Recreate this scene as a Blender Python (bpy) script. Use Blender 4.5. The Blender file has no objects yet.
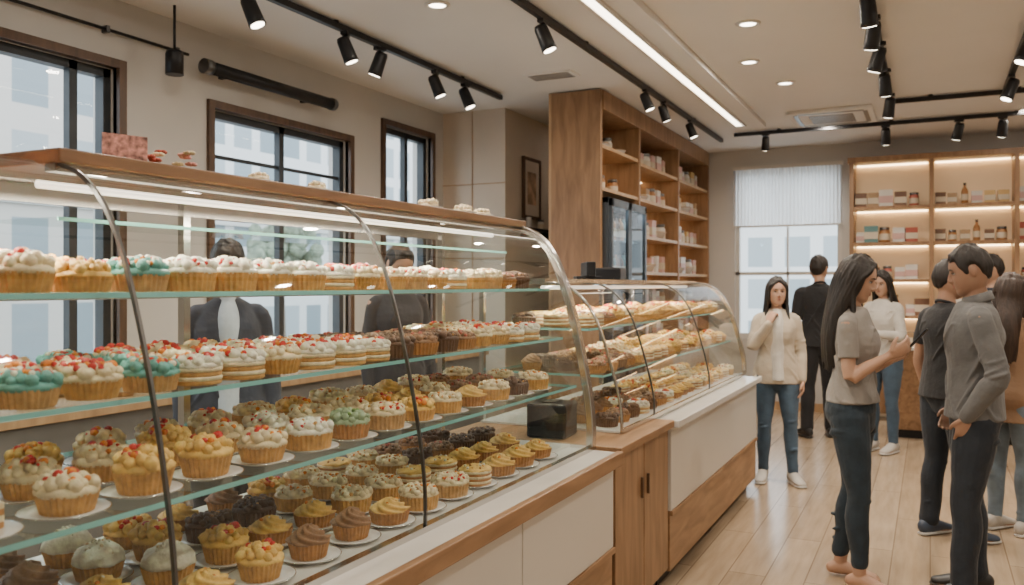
import bpy, bmesh, math, random
from mathutils import Vector, Matrix
random.seed(7)
SC=bpy.context.scene
COL=SC.collection
V=Vector
# ---------------------------------------------------------------- materials
def newmat(name):
    m=bpy.data.materials.new(name); m.use_nodes=True
    nt=m.node_tree; b=nt.nodes['Principled BSDF']
    return m,nt,b
def L(nt,a,b): nt.links.new(a,b)
def coords(nt,scale=(1,1,1),rot=(0,0,0)):
    tc=nt.nodes.new('ShaderNodeTexCoord'); mp=nt.nodes.new('ShaderNodeMapping')
    mp.inputs['Scale'].default_value=scale; mp.inputs['Rotation'].default_value=rot
    L(nt,tc.outputs['Object'],mp.inputs['Vector']); return mp.outputs['Vector']
def mat(name,col,rough=.5,metal=0,ns=6,na=.12,bump=0,bs=80,st=(1,1,1),sub=0,emit=0,coat=0,sheen=0,bd=.01):
    m,nt,b=newmat(name)
    b.inputs['Roughness'].default_value=rough; b.inputs['Metallic'].default_value=metal
    vec=coords(nt,st)
    n=nt.nodes.new('ShaderNodeTexNoise'); n.inputs['Scale'].default_value=ns; n.inputs['Detail'].default_value=4
    L(nt,vec,n.inputs['Vector'])
    r=nt.nodes.new('ShaderNodeValToRGB')
    r.color_ramp.elements[0].position=.3; r.color_ramp.elements[1].position=.7
    r.color_ramp.elements[0].color=tuple(max(0,c*(1-na)) for c in col)+(1,)
    r.color_ramp.elements[1].color=tuple(min(1,c*(1+na)) for c in col)+(1,)
    L(nt,n.outputs['Fac'],r.inputs['Fac']); L(nt,r.outputs['Color'],b.inputs['Base Color'])
    if bump:
        n2=nt.nodes.new('ShaderNodeTexNoise'); n2.inputs['Scale'].default_value=bs; n2.inputs['Detail'].default_value=3
        L(nt,vec,n2.inputs['Vector'])
        bp=nt.nodes.new('ShaderNodeBump'); bp.inputs['Strength'].default_value=bump; bp.inputs['Distance'].default_value=bd
        L(nt,n2.outputs['Fac'],bp.inputs['Height']); L(nt,bp.outputs['Normal'],b.inputs['Normal'])
    if sub:
        b.inputs['Subsurface Weight'].default_value=sub; b.inputs['Subsurface Scale'].default_value=.01
    if emit:
        L(nt,r.outputs['Color'],b.inputs['Emission Color']); b.inputs['Emission Strength'].default_value=emit
    if coat: b.inputs['Coat Weight'].default_value=coat
    if sheen: b.inputs['Sheen Weight'].default_value=sheen
    return m
def wood(name,c1,c2,st,rough=.42,sc=3):
    m,nt,b=newmat(name)
    vec=coords(nt,st)
    n=nt.nodes.new('ShaderNodeTexNoise'); n.inputs['Scale'].default_value=sc; n.inputs['Detail'].default_value=8; n.inputs['Distortion'].default_value=.6
    L(nt,vec,n.inputs['Vector'])
    r=nt.nodes.new('ShaderNodeValToRGB')
    e=r.color_ramp.elements; e[0].position=.32; e[1].position=.68
    e[0].color=c1+(1,); e[1].color=c2+(1,)
    L(nt,n.outputs['Fac'],r.inputs['Fac']); L(nt,r.outputs['Color'],b.inputs['Base Color'])
    b.inputs['Roughness'].default_value=rough
    bp=nt.nodes.new('ShaderNodeBump'); bp.inputs['Strength'].default_value=.12; bp.inputs['Distance'].default_value=.003
    L(nt,n.outputs['Fac'],bp.inputs['Height']); L(nt,bp.outputs['Normal'],b.inputs['Normal'])
    return m
def emis(name,col,s):
    m,nt,b=newmat(name)
    b.inputs['Base Color'].default_value=col+(1,)
    b.inputs['Emission Color'].default_value=col+(1,); b.inputs['Emission Strength'].default_value=s
    return m
def glass(name,tint=(.94,.98,.97),base=.04,mul=.6,rough=.02):
    m=bpy.data.materials.new(name); m.use_nodes=True; nt=m.node_tree
    for n in list(nt.nodes):
        if n.type!='OUTPUT_MATERIAL': nt.nodes.remove(n)
    o=[n for n in nt.nodes if n.type=='OUTPUT_MATERIAL'][0]
    lw=nt.nodes.new('ShaderNodeLayerWeight'); lw.inputs['Blend'].default_value=.5
    p=nt.nodes.new('ShaderNodeMath'); p.operation='POWER'; p.inputs[1].default_value=4
    q=nt.nodes.new('ShaderNodeMath'); q.operation='MULTIPLY_ADD'; q.inputs[1].default_value=mul; q.inputs[2].default_value=base
    L(nt,lw.outputs['Facing'],p.inputs[0]); L(nt,p.outputs[0],q.inputs[0])
    t=nt.nodes.new('ShaderNodeBsdfTransparent'); t.inputs['Color'].default_value=tint+(1,)
    g=nt.nodes.new('ShaderNodeBsdfGlossy'); g.inputs['Roughness'].default_value=rough
    mx=nt.nodes.new('ShaderNodeMixShader'); L(nt,q.outputs[0],mx.inputs[0]); L(nt,t.outputs[0],mx.inputs[1]); L(nt,g.outputs[0],mx.inputs[2])
    L(nt,mx.outputs[0],o.inputs['Surface'])
    return m
def brick(name,c1,c2,mo,w,h,ms,rot=(0,0,0),rough=.4,grain=True,axes=None):
    m,nt,b=newmat(name)
    vec=coords(nt,(1,1,1),rot)
    t=nt.nodes.new('ShaderNodeTexBrick'); t.inputs['Scale'].default_value=1
    if axes:
        sx=nt.nodes.new('ShaderNodeSeparateXYZ'); cx=nt.nodes.new('ShaderNodeCombineXYZ'); L(nt,vec,sx.inputs[0])
        L(nt,sx.outputs[axes[0]],cx.inputs[0]); L(nt,sx.outputs[axes[1]],cx.inputs[1]); vec=cx.outputs[0]; t.offset=0
    t.inputs['Color1'].default_value=c1+(1,); t.inputs['Color2'].default_value=c2+(1,); t.inputs['Mortar'].default_value=mo+(1,)
    t.inputs['Brick Width'].default_value=w; t.inputs['Row Height'].default_value=h; t.inputs['Mortar Size'].default_value=ms
    L(nt,vec,t.inputs['Vector'])
    b.inputs['Roughness'].default_value=rough
    if grain:
        n=nt.nodes.new('ShaderNodeTexNoise'); n.inputs['Scale'].default_value=2.5; n.inputs['Detail'].default_value=8
        mp=nt.nodes.new('ShaderNodeMapping'); mp.inputs['Scale'].default_value=(1,9,1); L(nt,vec,mp.inputs['Vector']); L(nt,mp.outputs[0],n.inputs['Vector'])
        r=nt.nodes.new('ShaderNodeValToRGB'); r.color_ramp.elements[0].position=.3; r.color_ramp.elements[1].position=.7
        r.color_ramp.elements[0].color=(.76,.74,.71,1); r.color_ramp.elements[1].color=(1,1,1,1)
        L(nt,n.outputs['Fac'],r.inputs['Fac'])
        mx=nt.nodes.new('ShaderNodeMix'); mx.data_type='RGBA'; mx.blend_type='MULTIPLY'; mx.inputs[0].default_value=1
        L(nt,t.outputs['Color'],mx.inputs[6]); L(nt,r.outputs['Color'],mx.inputs[7]); L(nt,mx.outputs[2],b.inputs['Base Color'])
    else: L(nt,t.outputs['Color'],b.inputs['Base Color'])
    return m
M={}
M['wall']=mat('wall_plaster',(.56,.545,.52),.85,ns=1.5,na=.04,bump=.03)
M['ceil']=mat('ceiling_paint',(.74,.725,.70),.9,ns=1,na=.03)
M['beige']=mat('beige_panel',(.62,.54,.45),.7,ns=2,na=.05)
M['floor']=brick('floor_planks',(.48,.37,.255),(.41,.31,.21),(.25,.18,.12),1.5,.19,.003,(0,0,math.radians(90)),.24)
M['woodY']=wood('wood_grain_long',(.22,.118,.055),(.38,.22,.113),(6,1,6))
M['woodZ']=wood('wood_grain_upright',(.22,.122,.060),(.36,.21,.11),(6,6,1))
M['woodL']=wood('wood_light',(.38,.235,.125),(.54,.36,.20),(6,6,1))
M['woodD']=wood('wood_dark',(.06,.033,.02),(.12,.066,.037),(7,7,1))
M['woodT']=wood('wood_top',(.13,.07,.038),(.24,.135,.07),(9,1,9),.35)
M['white']=mat('white_lacquer',(.62,.585,.53),.3,ns=1,na=.02)
M['marble']=mat('white_stone',(.70,.68,.64),.2,ns=4,na=.07)
M['black']=mat('black_metal',(.014,.014,.016),.4,.3,na=.2)
M['dframe']=mat('dark_window_frame',(.03,.036,.042),.45,.2,na=.2)
M['chrome']=mat('brushed_steel',(.60,.59,.57),.2,1,na=.05)
M['dark']=mat('dark_grey_steel',(.16,.16,.16),.3,.9,na=.1)
M['glass']=glass('clear_glass',base=.07,mul=.85)
M['gshelf']=glass('shelf_glass',(.86,.95,.93),.07,.6)
M['gwin']=glass('window_glass',(.93,.97,.98),.03,.4)
M['gedge']=mat('glass_edge_green',(.20,.46,.42),.12,0,ns=3,na=.15,emit=.15)
M['led']=emis('led_warm',(1,.86,.66),8)
M['ledcase']=emis('led_case',(1,.9,.76),2.2)
M['ledw']=emis('lamp_lens',(1,.88,.70),12)
M['ledshelf']=emis('led_shelf',(1,.72,.38),12)
M['ledsoft']=emis('led_shelf_soft',(1,.72,.40),9)
M['china']=mat('white_china',(.74,.72,.69),.18,na=.02)
# ---------------------------------------------------------------- geometry helpers
def bx(bm,x0,x1,y0,y1,z0,z1,mi=0):
    vs=[bm.verts.new((x,y,z)) for x in (x0,x1) for y in (y0,y1) for z in (z0,z1)]
    for q in ((0,1,3,2),(4,6,7,5),(0,4,5,1),(2,3,7,6),(0,2,6,4),(1,5,7,3)):
        f=bm.faces.new([vs[i] for i in q]); f.material_index=mi
def quad(bm,a,b,c,d,mi=0):
    f=bm.faces.new([bm.verts.new(p) for p in (a,b,c,d)]); f.material_index=mi
def catmull(P,n):
    if len(P)<3 or n<2: return P
    out=[]
    for i in range(len(P)-1):
        p0=P[max(i-1,0)];p1=P[i];p2=P[i+1];p3=P[min(i+2,len(P)-1)]
        for j in range(n):
            t=j/n
            out.append(tuple(.5*((2*b)+(-a+c)*t+(2*a-5*b+4*c-d)*t*t+(-a+3*b-3*c+d)*t**3) for a,b,c,d in zip(p0,p1,p2,p3)))
    out.append(P[-1]); return out
def tube(bm,pts,rad,seg=14,ref=(1,0,0),n=3,cap=True,mi=0):
    P=[tuple(p)+((r,r) if not isinstance(r,(tuple,list)) else tuple(r)) for p,r in zip(pts,rad)]
    P=catmull(P,n)
    ps=[V(p[:3]) for p in P]; rs=[(max(p[3],.0005),max(p[4],.0005)) for p in P]
    x=V(ref); rings=[]
    N=len(ps); fr=[]
    for i in range(N):
        t=(ps[min(i+1,N-1)]-ps[max(i-1,0)]); t=t.normalized() if t.length>1e-9 else V((0,0,1))
        xx=x-t*x.dot(t)
        if xx.length<1e-3: xx=t.orthogonal()
        x=xx.normalized(); fr.append((t,x,t.cross(x)))
    def ring(c,f,rx,ry):
        return [bm.verts.new(c+f[1]*math.cos(a)*rx+f[2]*math.sin(a)*ry) for a in [2*math.pi*k/seg for k in range(seg)]]
    if cap:
        r=min(rs[0]); f=fr[0]
        rings.append(ring(ps[0]-f[0]*r*.9,f,rs[0][0]*.4,rs[0][1]*.4)); rings.append(ring(ps[0]-f[0]*r*.5,f,rs[0][0]*.85,rs[0][1]*.85))
    for i in range(N): rings.append(ring(ps[i],fr[i],*rs[i]))
    if cap:
        r=min(rs[-1]); f=fr[-1]
        rings.append(ring(ps[-1]+f[0]*r*.5,f,rs[-1][0]*.85,rs[-1][1]*.85)); rings.append(ring(ps[-1]+f[0]*r*.9,f,rs[-1][0]*.4,rs[-1][1]*.4))
    for a,b in zip(rings[:-1],rings[1:]):
        for k in range(seg):
            f=bm.faces.new((a[k],a[(k+1)%seg],b[(k+1)%seg],b[k])); f.material_index=mi; f.smooth=True
    f=bm.faces.new(rings[0][::-1]); f.material_index=mi
    f=bm.faces.new(rings[-1]); f.material_index=mi
def cyl(bm,a,b,r,r2=None,seg=16,mi=0):
    tube(bm,[a,b],[r,r if r2 is None else r2],seg,n=1,cap=False,mi=mi)
def sph(bm,c,r,u=12,v=8,mi=0,fn=None):
    if not isinstance(r,(tuple,list)): r=(r,r,r)
    rings=[]
    def P(th,ph):
        d=V((math.sin(th)*math.cos(ph),math.sin(th)*math.sin(ph),math.cos(th)))
        p=V((d.x*r[0],d.y*r[1],d.z*r[2]))
        if fn: p=fn(d,p)
        return bm.verts.new(p+V(c))
    top=P(0,0); bot=P(math.pi,0)
    for i in range(1,v): rings.append([P(math.pi*i/v,2*math.pi*k/u) for k in range(u)])
    fs=[]
    for k in range(u):
        fs.append(bm.faces.new((top,rings[0][k],rings[0][(k+1)%u])))
        fs.append(bm.faces.new((bot,rings[-1][(k+1)%u],rings[-1][k])))
    for a,b in zip(rings[:-1],rings[1:]):
        for k in range(u): fs.append(bm.faces.new((a[k],b[k],b[(k+1)%u],a[(k+1)%u])))
    for f in fs: f.material_index=mi; f.smooth=True
def lathe(bm,prof,seg=24,c=(0,0,0),fn=None,mi=0,smooth=True):
    rings=[]
    for j,(r,z) in enumerate(prof):
        if r<=1e-6: rings.append([bm.verts.new((c[0],c[1],c[2]+z))]); continue
        ring=[]
        for k in range(seg):
            a=2*math.pi*k/seg; rr,zz=(r,z)
            if fn: rr,zz=fn(j/(len(prof)-1),a,k,r,z)
            ring.append(bm.verts.new((c[0]+rr*math.cos(a),c[1]+rr*math.sin(a),c[2]+zz)))
        rings.append(ring)
    for a,b in zip(rings[:-1],rings[1:]):
        for k in range(seg):
            k2=(k+1)%seg
            if len(a)==1: vs=(a[0],b[k2],b[k]) if len(b)>1 else None
            elif len(b)==1: vs=(a[k],a[k2],b[0])
            else: vs=(a[k],a[k2],b[k2],b[k])
            if vs:
                f=bm.faces.new(vs); f.material_index=mi; f.smooth=smooth
def mesh_of(name,bm,mats,recalc=True):
    if recalc: bmesh.ops.recalc_face_normals(bm,faces=bm.faces)
    me=bpy.data.meshes.new(name); bm.to_mesh(me); bm.free()
    for m in (mats if isinstance(mats,(list,tuple)) else [mats]): me.materials.append(m)
    return me
def part(parent,name,bm,mats,label=None,bevel=0,loc=None,recalc=True):
    me=bm if isinstance(bm,bpy.types.Mesh) else mesh_of(name,bm,mats,recalc)
    o=bpy.data.objects.new(name,me); COL.objects.link(o)
    if parent: o.parent=parent
    if loc: o.location=loc
    if label: o['label']=label
    if bevel:
        b=o.modifiers.new('bevel','BEVEL'); b.width=bevel; b.segments=2; b.limit_method='ANGLE'
    return o
def boxes(parent,name,lst,m,bevel=0):
    for a in lst:
        bm=B(); bx(bm,*a); part(parent,name,bm,m,bevel=bevel)
def T(name,label,cat,loc=(0,0,0),rz=0,group=None,kind=None):
    o=bpy.data.objects.new(name,None); COL.objects.link(o); o.empty_display_size=.05
    o.location=loc; o.rotation_euler=(0,0,rz); o['label']=label; o['category']=cat
    if group: o['group']=group
    if kind: o['kind']=kind
    return o
def dup(root,loc,rz=0,s=1,label=None,group=None):
    n=root.copy(); n.location=loc; n.rotation_euler=(root.rotation_euler[0],root.rotation_euler[1],rz); n.scale=(s,s,s); COL.objects.link(n)
    if label: n['label']=label
    if group: n['group']=group
    def rec(a,b):
        for c in a.children:
            d=c.copy(); d.parent=b; COL.objects.link(d); rec(c,d)
    rec(root,n); return n
def S(name,bm,mats,label,cat,bevel=0):
    o=part(None,name,bm,mats,None,bevel); o['kind']='structure'; o['label']=label; o['category']=cat; return o
def B(): return bmesh.new()
def light(name,typ,loc,power,col=(1,.87,.72),size=.12,rot=(0,0,0),parent=None,angle=70,shape='DISK',sy=None):
    l=bpy.data.lights.new(name,typ); l.energy=power; l.color=col
    if typ=='AREA':
        l.shape=shape; l.size=size
        if sy: l.size_y=sy
    else: l.shadow_soft_size=size
    if typ=='SPOT': l.spot_size=math.radians(angle); l.spot_blend=.6
    o=bpy.data.objects.new(name,l); COL.objects.link(o); o.location=loc; o.rotation_euler=rot
    if parent: o.parent=parent
    return o
# ---------------------------------------------------------------- room shell
CH=3.15; XL=-4.22; XR=4.5; YB=10.6; YF=-2.5
bm=B(); bx(bm,XL-.2,XR+.2,YF-.2,YB+.2,-.1,0); S('floor',bm,M['floor'],'light oak plank floor','floor')
bm=B(); bx(bm,XL-.2,XR+.2,YF-.2,YB+.2,CH,CH+.1); S('ceiling',bm,M['ceil'],'smooth warm white ceiling','ceiling')
def wall_holes(bm,a0,a1,holes,mk):
    holes=sorted(holes); cur=a0
    for (h0,h1,z0,z1) in holes:
        mk(bm,cur,h0,0,CH); mk(bm,h0,h1,0,z0); mk(bm,h0,h1,z1,CH); cur=h1
    mk(bm,cur,a1,0,CH)
WL=[(1.55,3.40,.95,2.75),(4.13,5.58,.95,2.66),(6.08,6.84,.95,2.88)]
bm=B(); wall_holes(bm,YF,YB,WL,lambda b,a,c,z0,z1:bx(b,XL-.2,XL,a,c,z0,z1)); S('wall_left',bm,M['wall'],'beige plaster wall with windows','wall')
WB=[(-2.157,-.928,.85,2.90)]
bm=B(); wall_holes(bm,XL,XR,WB,lambda b,a,c,z0,z1:bx(b,a,c,YB,YB+.2,z0,z1)); S('wall_back',bm,M['wall'],'beige plaster end wall with a tall window','wall')
bm=B(); bx(bm,XR,XR+.2,YF,YB,0,CH); S('wall_right',bm,M['wall'],'beige plaster side wall','wall')
bm=B(); bx(bm,XL,XR,YF-.2,YF,0,CH); S('wall_front',bm,M['wall'],'beige plaster wall','wall')
bm=B(); bx(bm,XL+.9,XR,YB-.015,YB,0,.1); S('baseboard_back',bm,M['woodL'],'wooden baseboard','baseboard')
bm=B(); bx(bm,XL,-3.55,7.07,YB,0,CH); S('wall_block',bm,M['beige'],'boxed-out beige panelled wall section','wall')
bm=B()
for z in (1.0,1.75,2.45): bx(bm,XL,-3.545,7.062,7.07,z,z+.008)
bx(bm,-3.9,-3.894,7.062,7.07,0,CH); S('trim_1',bm,M['woodL'],'fine panel joint lines','trim')
def win_left(i,y0,y1,z0,z1,mulls,rail):
    bm=B(); w=.05
    x0,x1=XL-.12,XL-.05
    bx(bm,x0,x1,y0,y0+w,z0,z1); bx(bm,x0,x1,y1-w,y1,z0,z1); bx(bm,x0,x1,y0,y1,z0,z0+w); bx(bm,x0,x1,y0,y1,z1-w,z1)
    for m in mulls: bx(bm,x0+.02,x1,m-.025,m+.025,z0,z1)
    if rail: bx(bm,x0+.03,x1-.02,y0,y1,rail-.012,rail+.012)
    t=.05
    bx(bm,XL-.03,XL+.025,y0-t,y0,z0-t,z1+t,1); bx(bm,XL-.03,XL+.025,y1,y1+t,z0-t,z1+t,1)
    bx(bm,XL-.03,XL+.025,y0,y1,z1,z1+t,1); bx(bm,XL-.03,XL+.06,y0-t,y1+t,z0-t,z0,1)
    quad(bm,(XL-.09,y0,z0),(XL-.09,y1,z0),(XL-.09,y1,z1),(XL-.09,y0,z1),2)
    S('window_%d'%i,bm,[M['dframe'],M['woodD'],M['gwin']],'dark-framed sash window with brown casing','window')
win_left(1,*WL[0],[2.2,3.16],None)
win_left(2,*WL[1],[4.85],2.36)
win_left(3,*WL[2],[6.5],None)
bm=B(); x0,x1,z0,z1=WB[0][0],WB[0][1],WB[0][2],WB[0][3]
for a in ((x0,x0+.05,z0,z1),(x1-.05,x1,z0,z1),(x0,x1,z0,z0+.06),(x0,x1,z1-.05,z1),(x0,x1,1.62,1.66),(-1.55,-1.53,z0,z1)):
    bx(bm,a[0],a[1],YB+.04,YB+.12,a[2],a[3])
quad(bm,(x0,YB+.08,z0),(x1,YB+.08,z0),(x1,YB+.08,z1),(x0,YB+.08,z1),1)
S('window_4',bm,[M['white'],M['gwin']],'tall white-framed window','window')
mb,nt,b=newmat('blind_fabric'); b.inputs['Base Color'].default_value=(.88,.88,.87,1); b.inputs['Roughness'].default_value=.9
o=[n for n in nt.nodes if n.type=='OUTPUT_MATERIAL'][0]
tr=nt.nodes.new('ShaderNodeBsdfTranslucent'); tr.inputs['Color'].default_value=(.95,.95,.95,1)
mx=nt.nodes.new('ShaderNodeMixShader'); mx.inputs[0].default_value=.75; L(nt,b.outputs[0],mx.inputs[1]); L(nt,tr.outputs[0],mx.inputs[2]); L(nt,mx.outputs[0],o.inputs['Surface'])
r=T('window_blind','sheer white pleated blind covering the upper window','blind',(-1.54,YB-.04,2.22))
bm=B(); n=60; prev=None
for i in range(n+1):
    x=-.62+1.24*i/n; y=.018*(1 if i%2 else -1)
    cur=(bm.verts.new((x,y,0)),bm.verts.new((x,y,.68)))
    if prev: bm.faces.new((prev[0],cur[0],cur[1],prev[1]))
    prev=cur
part(r,'fabric',bm,mb,recalc=False)
bm=B(); bx(bm,-.63,.63,-.03,.03,.68,.72); part(r,'head_rail',bm,M['white'])
bm=B(); bx(bm,-.63,.63,-.012,.012,-.02,0); part(r,'bottom_rail',bm,M['white'])
# outside
M['fac']=brick('facade_windows',(.28,.33,.35),(.40,.43,.44),(.70,.69,.67),.9,1.05,.16,(0,0,0),.3,False,(0,2))
M['fac2']=brick('facade_windows_side',(.16,.21,.235),(.33,.37,.385),(.58,.58,.57),1.0,1.35,.17,(0,0,0),.3,False,(1,2))
M['fac3']=brick('facade_brick_side',(.18,.22,.24),(.34,.36,.36),(.48,.44,.40),1.3,1.7,.28,(0,0,0),.3,False,(1,2))
M['street']=mat('asphalt',(.35,.35,.34),.9,ns=8)
def building(label,x0,x1,y0,y1,h,mt):
    r=T('building',label,'building',((x0+x1)/2,(y0+y1)/2,-.3))
    w,d=(x1-x0)/2,(y1-y0)/2
    bm=B(); bx(bm,-w,w,-d,d,0,h); part(r,'facade',bm,mt)
    boxes(r,'cornice',[(-w-.2,w+.2,-d-.2,d+.2,h,h+.5),(-w-.1,w+.1,-d-.1,d+.1,3.4,3.6)],M['wall'])
building('pale concrete office building across the street',-24,-15,-6,6.0,6.6,M['fac2'])
building('brown-grey building across the street',-26,-16,7,13.5,7.5,M['fac3'])
building('tall grey building across the street',-28,-17,14.5,30,10,M['fac2'])
building('pale building facade beyond the end window',-8,3,22,30,3.6,M['fac'])
bm=B(); bx(bm,-40,30,-20,45,-.4,-.3); g=S('ground_outside',bm,M['street'],'grey asphalt street outside','ground')
M['leaf']=mat('tree_leaves',(.22,.26,.19),.8,ns=12,na=.4,bump=.6,bs=20); M['bark']=mat('tree_bark',(.16,.13,.10),.9,ns=20,na=.3,bump=.5)  # leaf green greyed down, haze put into the colour
RT=random.Random(11)
for (x,y) in ((-11,5.2),(-11,12.5)):
    r=T('street_tree','slim grey-green street tree on the pavement','tree',(x,y,-.3),RT.uniform(0,6),group='street trees outside')
    bm=B(); tube(bm,[(0,0,0),(.03,0,1.2),(0,.04,2.4)],[.10,.08,.05],10); part(r,'trunk',bm,M['bark'])
    bm=B()
    for i in range(60):
        a=RT.uniform(0,6.28); q=RT.uniform(0,.75); ss=RT.uniform(.10,.22)
        sph(bm,(q*math.cos(a),q*math.sin(a),2.0+RT.uniform(0,1.1)*(1-q*.4)),ss,8,6,fn=lambda d,p:p*(1+.3*math.sin(d.x*9+d.z*7)*math.cos(d.y*8)))
    part(r,'foliage',bm,M['leaf'])
# ---------------------------------------------------------------- ceiling fittings
r=T('linear_ceiling_light','long recessed warm linear light in the ceiling','light',(-1.76,0,CH))
bm=B(); bx(bm,-.035,.035,1.0,8.9,-.012,-.002); part(r,'diffuser',bm,M['led'])
boxes(r,'housing',[(-.06,-.035,.97,8.93,-.02,-.001),(.035,.06,.97,8.93,-.02,-.001)],M['white'])
bm=B(); bx(bm,-1.60,-1.50,1,8.9,CH-.05,CH); S('trim_2',bm,M['ceil'],'shallow ceiling coffer strip','trim')
def downlight_proto():
    r=T('downlight','small round recessed ceiling downlight','light',(0,0,CH),group='recessed ceiling downlights')
    bm=B(); lathe(bm,[(.05,-.001),(.052,-.012),(.075,-.008),(.078,-.001)],24); part(r,'trim_ring',bm,M['white'])
    bm=B(); lathe(bm,[(0,-.006),(.05,-.006)],24); part(r,'lens',bm,M['ledw'])
    return r
dl=downlight_proto()
DL=[(-2.6,4.29),(-2.75,2.6),(-1.03,5.46),(-1.06,7.2),(-1.2,6.4),(-1.0,3.6),(-.95,9.2),(.75,4.6),(.75,6.6),(.8,9.3),(2.4,3.5),(2.4,6),(2.4,8.5),(.7,2.2),(-.8,1.6),(2.2,1),(.3,-.6),(-2.4,.6),(-2.9,8.2)]
for i,(x,y) in enumerate(DL):
    if i==0: dl.location=(x,y,CH); d=dl
    else: d=dup(dl,(x,y,CH))
    light('downlight_lamp','AREA',(0,0,-.02),10,size=.11,parent=d)
def track(label,pts):
    x0,y0,x1,y1=pts
    r=T('lighting_track',label,'light track',((x0+x1)/2,(y0+y1)/2,CH))
    bm=B(); dx,dy=abs(x1-x0)/2,abs(y1-y0)/2
    bx(bm,-max(dx,.018),max(dx,.018),-max(dy,.018),max(dy,.018),-.05,-.012); part(r,'rail',bm,M['black'])
    for s in (-.7,0,.7):
        bm=B(); cyl(bm,(dx*s,dy*s,-.02),(dx*s,dy*s,0),.02); part(r,'ceiling_clip',bm,M['black'])
track('black ceiling lighting track above the windows',(-3.33,2.0,-3.33,6.55))
track('black ceiling lighting track above the display cases',(-2.1,1.2,-2.1,9.6))
track('black ceiling lighting track above the customers',(-.305,2,-.305,8.18))
track('black ceiling lighting track above the customers',(.56,2.5,.56,8.18))
track('black cross track joining two ceiling tracks',(-.28,8.22,1.6,8.22))
track('black ceiling lighting track before the end wall',(-1.9,9.3,1.2,9.3))
sp=T('track_spotlight','black cylindrical track spotlight','spotlight',(0,0,CH),group='track spotlights')
bm=B(); bx(bm,-.02,.02,-.04,.04,-.07,-.045); cyl(bm,(0,0,-.06),(0,0,-.12),.008,seg=8); bx(bm,-.008,.008,-.02,.02,-.14,-.11); part(sp,'stem',bm,M['black'])
ax=V((.35,.15,-.92)).normalized(); c0=V((0,0,-.13))-ax*.05
bm=B(); tube(bm,[c0,c0+ax*.02,c0+ax*.13,c0+ax*.16],[.035,.042,.046,.048],18,n=1,cap=False); part(sp,'lamp_head',bm,M['black'])
bm=B(); cyl(bm,c0+ax*.158,c0+ax*.164,.038); part(sp,'lens',bm,M['ledw'])
SPT=[(-3.33,3.53,0),(-3.33,4.37,.4),(-3.33,4.75,2.8),(-3.33,5.46,.3),(-3.33,5.92,0),(-2.1,4.69,0),(-2.1,6.75,0),(-2.1,7.27,.5),(-2.1,8.2,0),(-2.1,2.6,0),
 (-.305,5.0,1),(-.305,5.5,1.5),(-.305,6.1,2),(-.305,6.9,1),(-.305,7.8,1.5),(.56,5.2,3),(.56,6.3,3),(.56,7.5,3),(-1.57,9.3,1.4),(-.4,9.3,1.2),(.25,9.3,1.8),(.62,9.3,1.4)]
for i,(x,y,a) in enumerate(SPT):
    s=dup(sp,(x,y,CH),a,1.0 if y<5 or x<-3 or x>-1 else .9)
    if i in (0,2,5,6,9,12,16,19,21):
        light('spot_lamp','SPOT',c0+ax*.18,72,size=.04,rot=(0,math.radians(-20 if i<10 else 0),0),parent=s,angle=90)
for c in list(sp.children): bpy.data.objects.remove(c)
bpy.data.objects.remove(sp)
r=T('pendant_spotlight','black spotlight hanging on a rod beside the window','spotlight',(-4.0,3.62,CH))
bm=B(); cyl(bm,(0,0,0),(0,0,-.28),.008,seg=8); part(r,'rod',bm,M['black'])
bm=B(); tube(bm,[(0,0,-.27),(0,0,-.29),(0,0,-.41)],[.045,.052,.052],18,n=1,cap=False); part(r,'lamp_head',bm,M['black'])
r=T('wall_heater_tube','long black tubular heater fixed high on the wall','heater',(-4.10,4.6,2.88))
bm=B(); cyl(bm,(0,-.6,0),(0,.6,0),.042,seg=18); part(r,'tube',bm,M['black'])
for a in (((0,-.6,0),(0,-.66,0)),((0,.6,0),(0,.64,0))):
    bm=B(); cyl(bm,a[0],a[1],.048); part(r,'end_cap',bm,M['dark'])
boxes(r,'bracket',[(-.12,.0,-.42,-.39,-.02,.02),(-.12,.0,.39,.42,-.02,.02)],M['black'])
r=T('wall_conduit','thin dark conduit running along the wall','pipe',(XL+.03,2.9,2.95))
bm=B(); cyl(bm,(0,-1.4,0),(0,1.0,0),.010,seg=8); part(r,'pipe',bm,M['black'])
boxes(r,'clip',[(-.03,.016,y,y+.02,-.02,.02) for y in (-1.2,-.4,.4,.9)],M['dark'])
r=T('ceiling_air_conditioner','square white ceiling cassette air conditioner','air conditioner',(-.85,8.78,CH))
bm=B(); bx(bm,-.38,.38,-.38,.38,-.035,0); part(r,'housing',bm,M['ceil'],bevel=.01)
bm=B()
for a in ((-.3,.3,.29,.33),(-.3,.3,-.33,-.29),(-.33,-.29,-.28,.28),(.29,.33,-.28,.28)): bx(bm,a[0],a[1],a[2],a[3],-.038,-.034)
for i in range(9): bx(bm,-.2,.2,-.2+i*.05,-.18+i*.05,-.038,-.034)
part(r,'grille',bm,M['dark'])
r=T('ceiling_vent','small slatted ceiling air vent','vent',(-2.67,6.13,CH))
bm=B(); bx(bm,-.2,.2,-.1,.1,-.012,0); part(r,'frame',bm,M['ceil'])
bm=B(); [bx(bm,-.17,.17,-.08+i*.03,-.070+i*.03,-.015,-.011) for i in range(6)]; part(r,'grille',bm,M['dark'])
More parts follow.
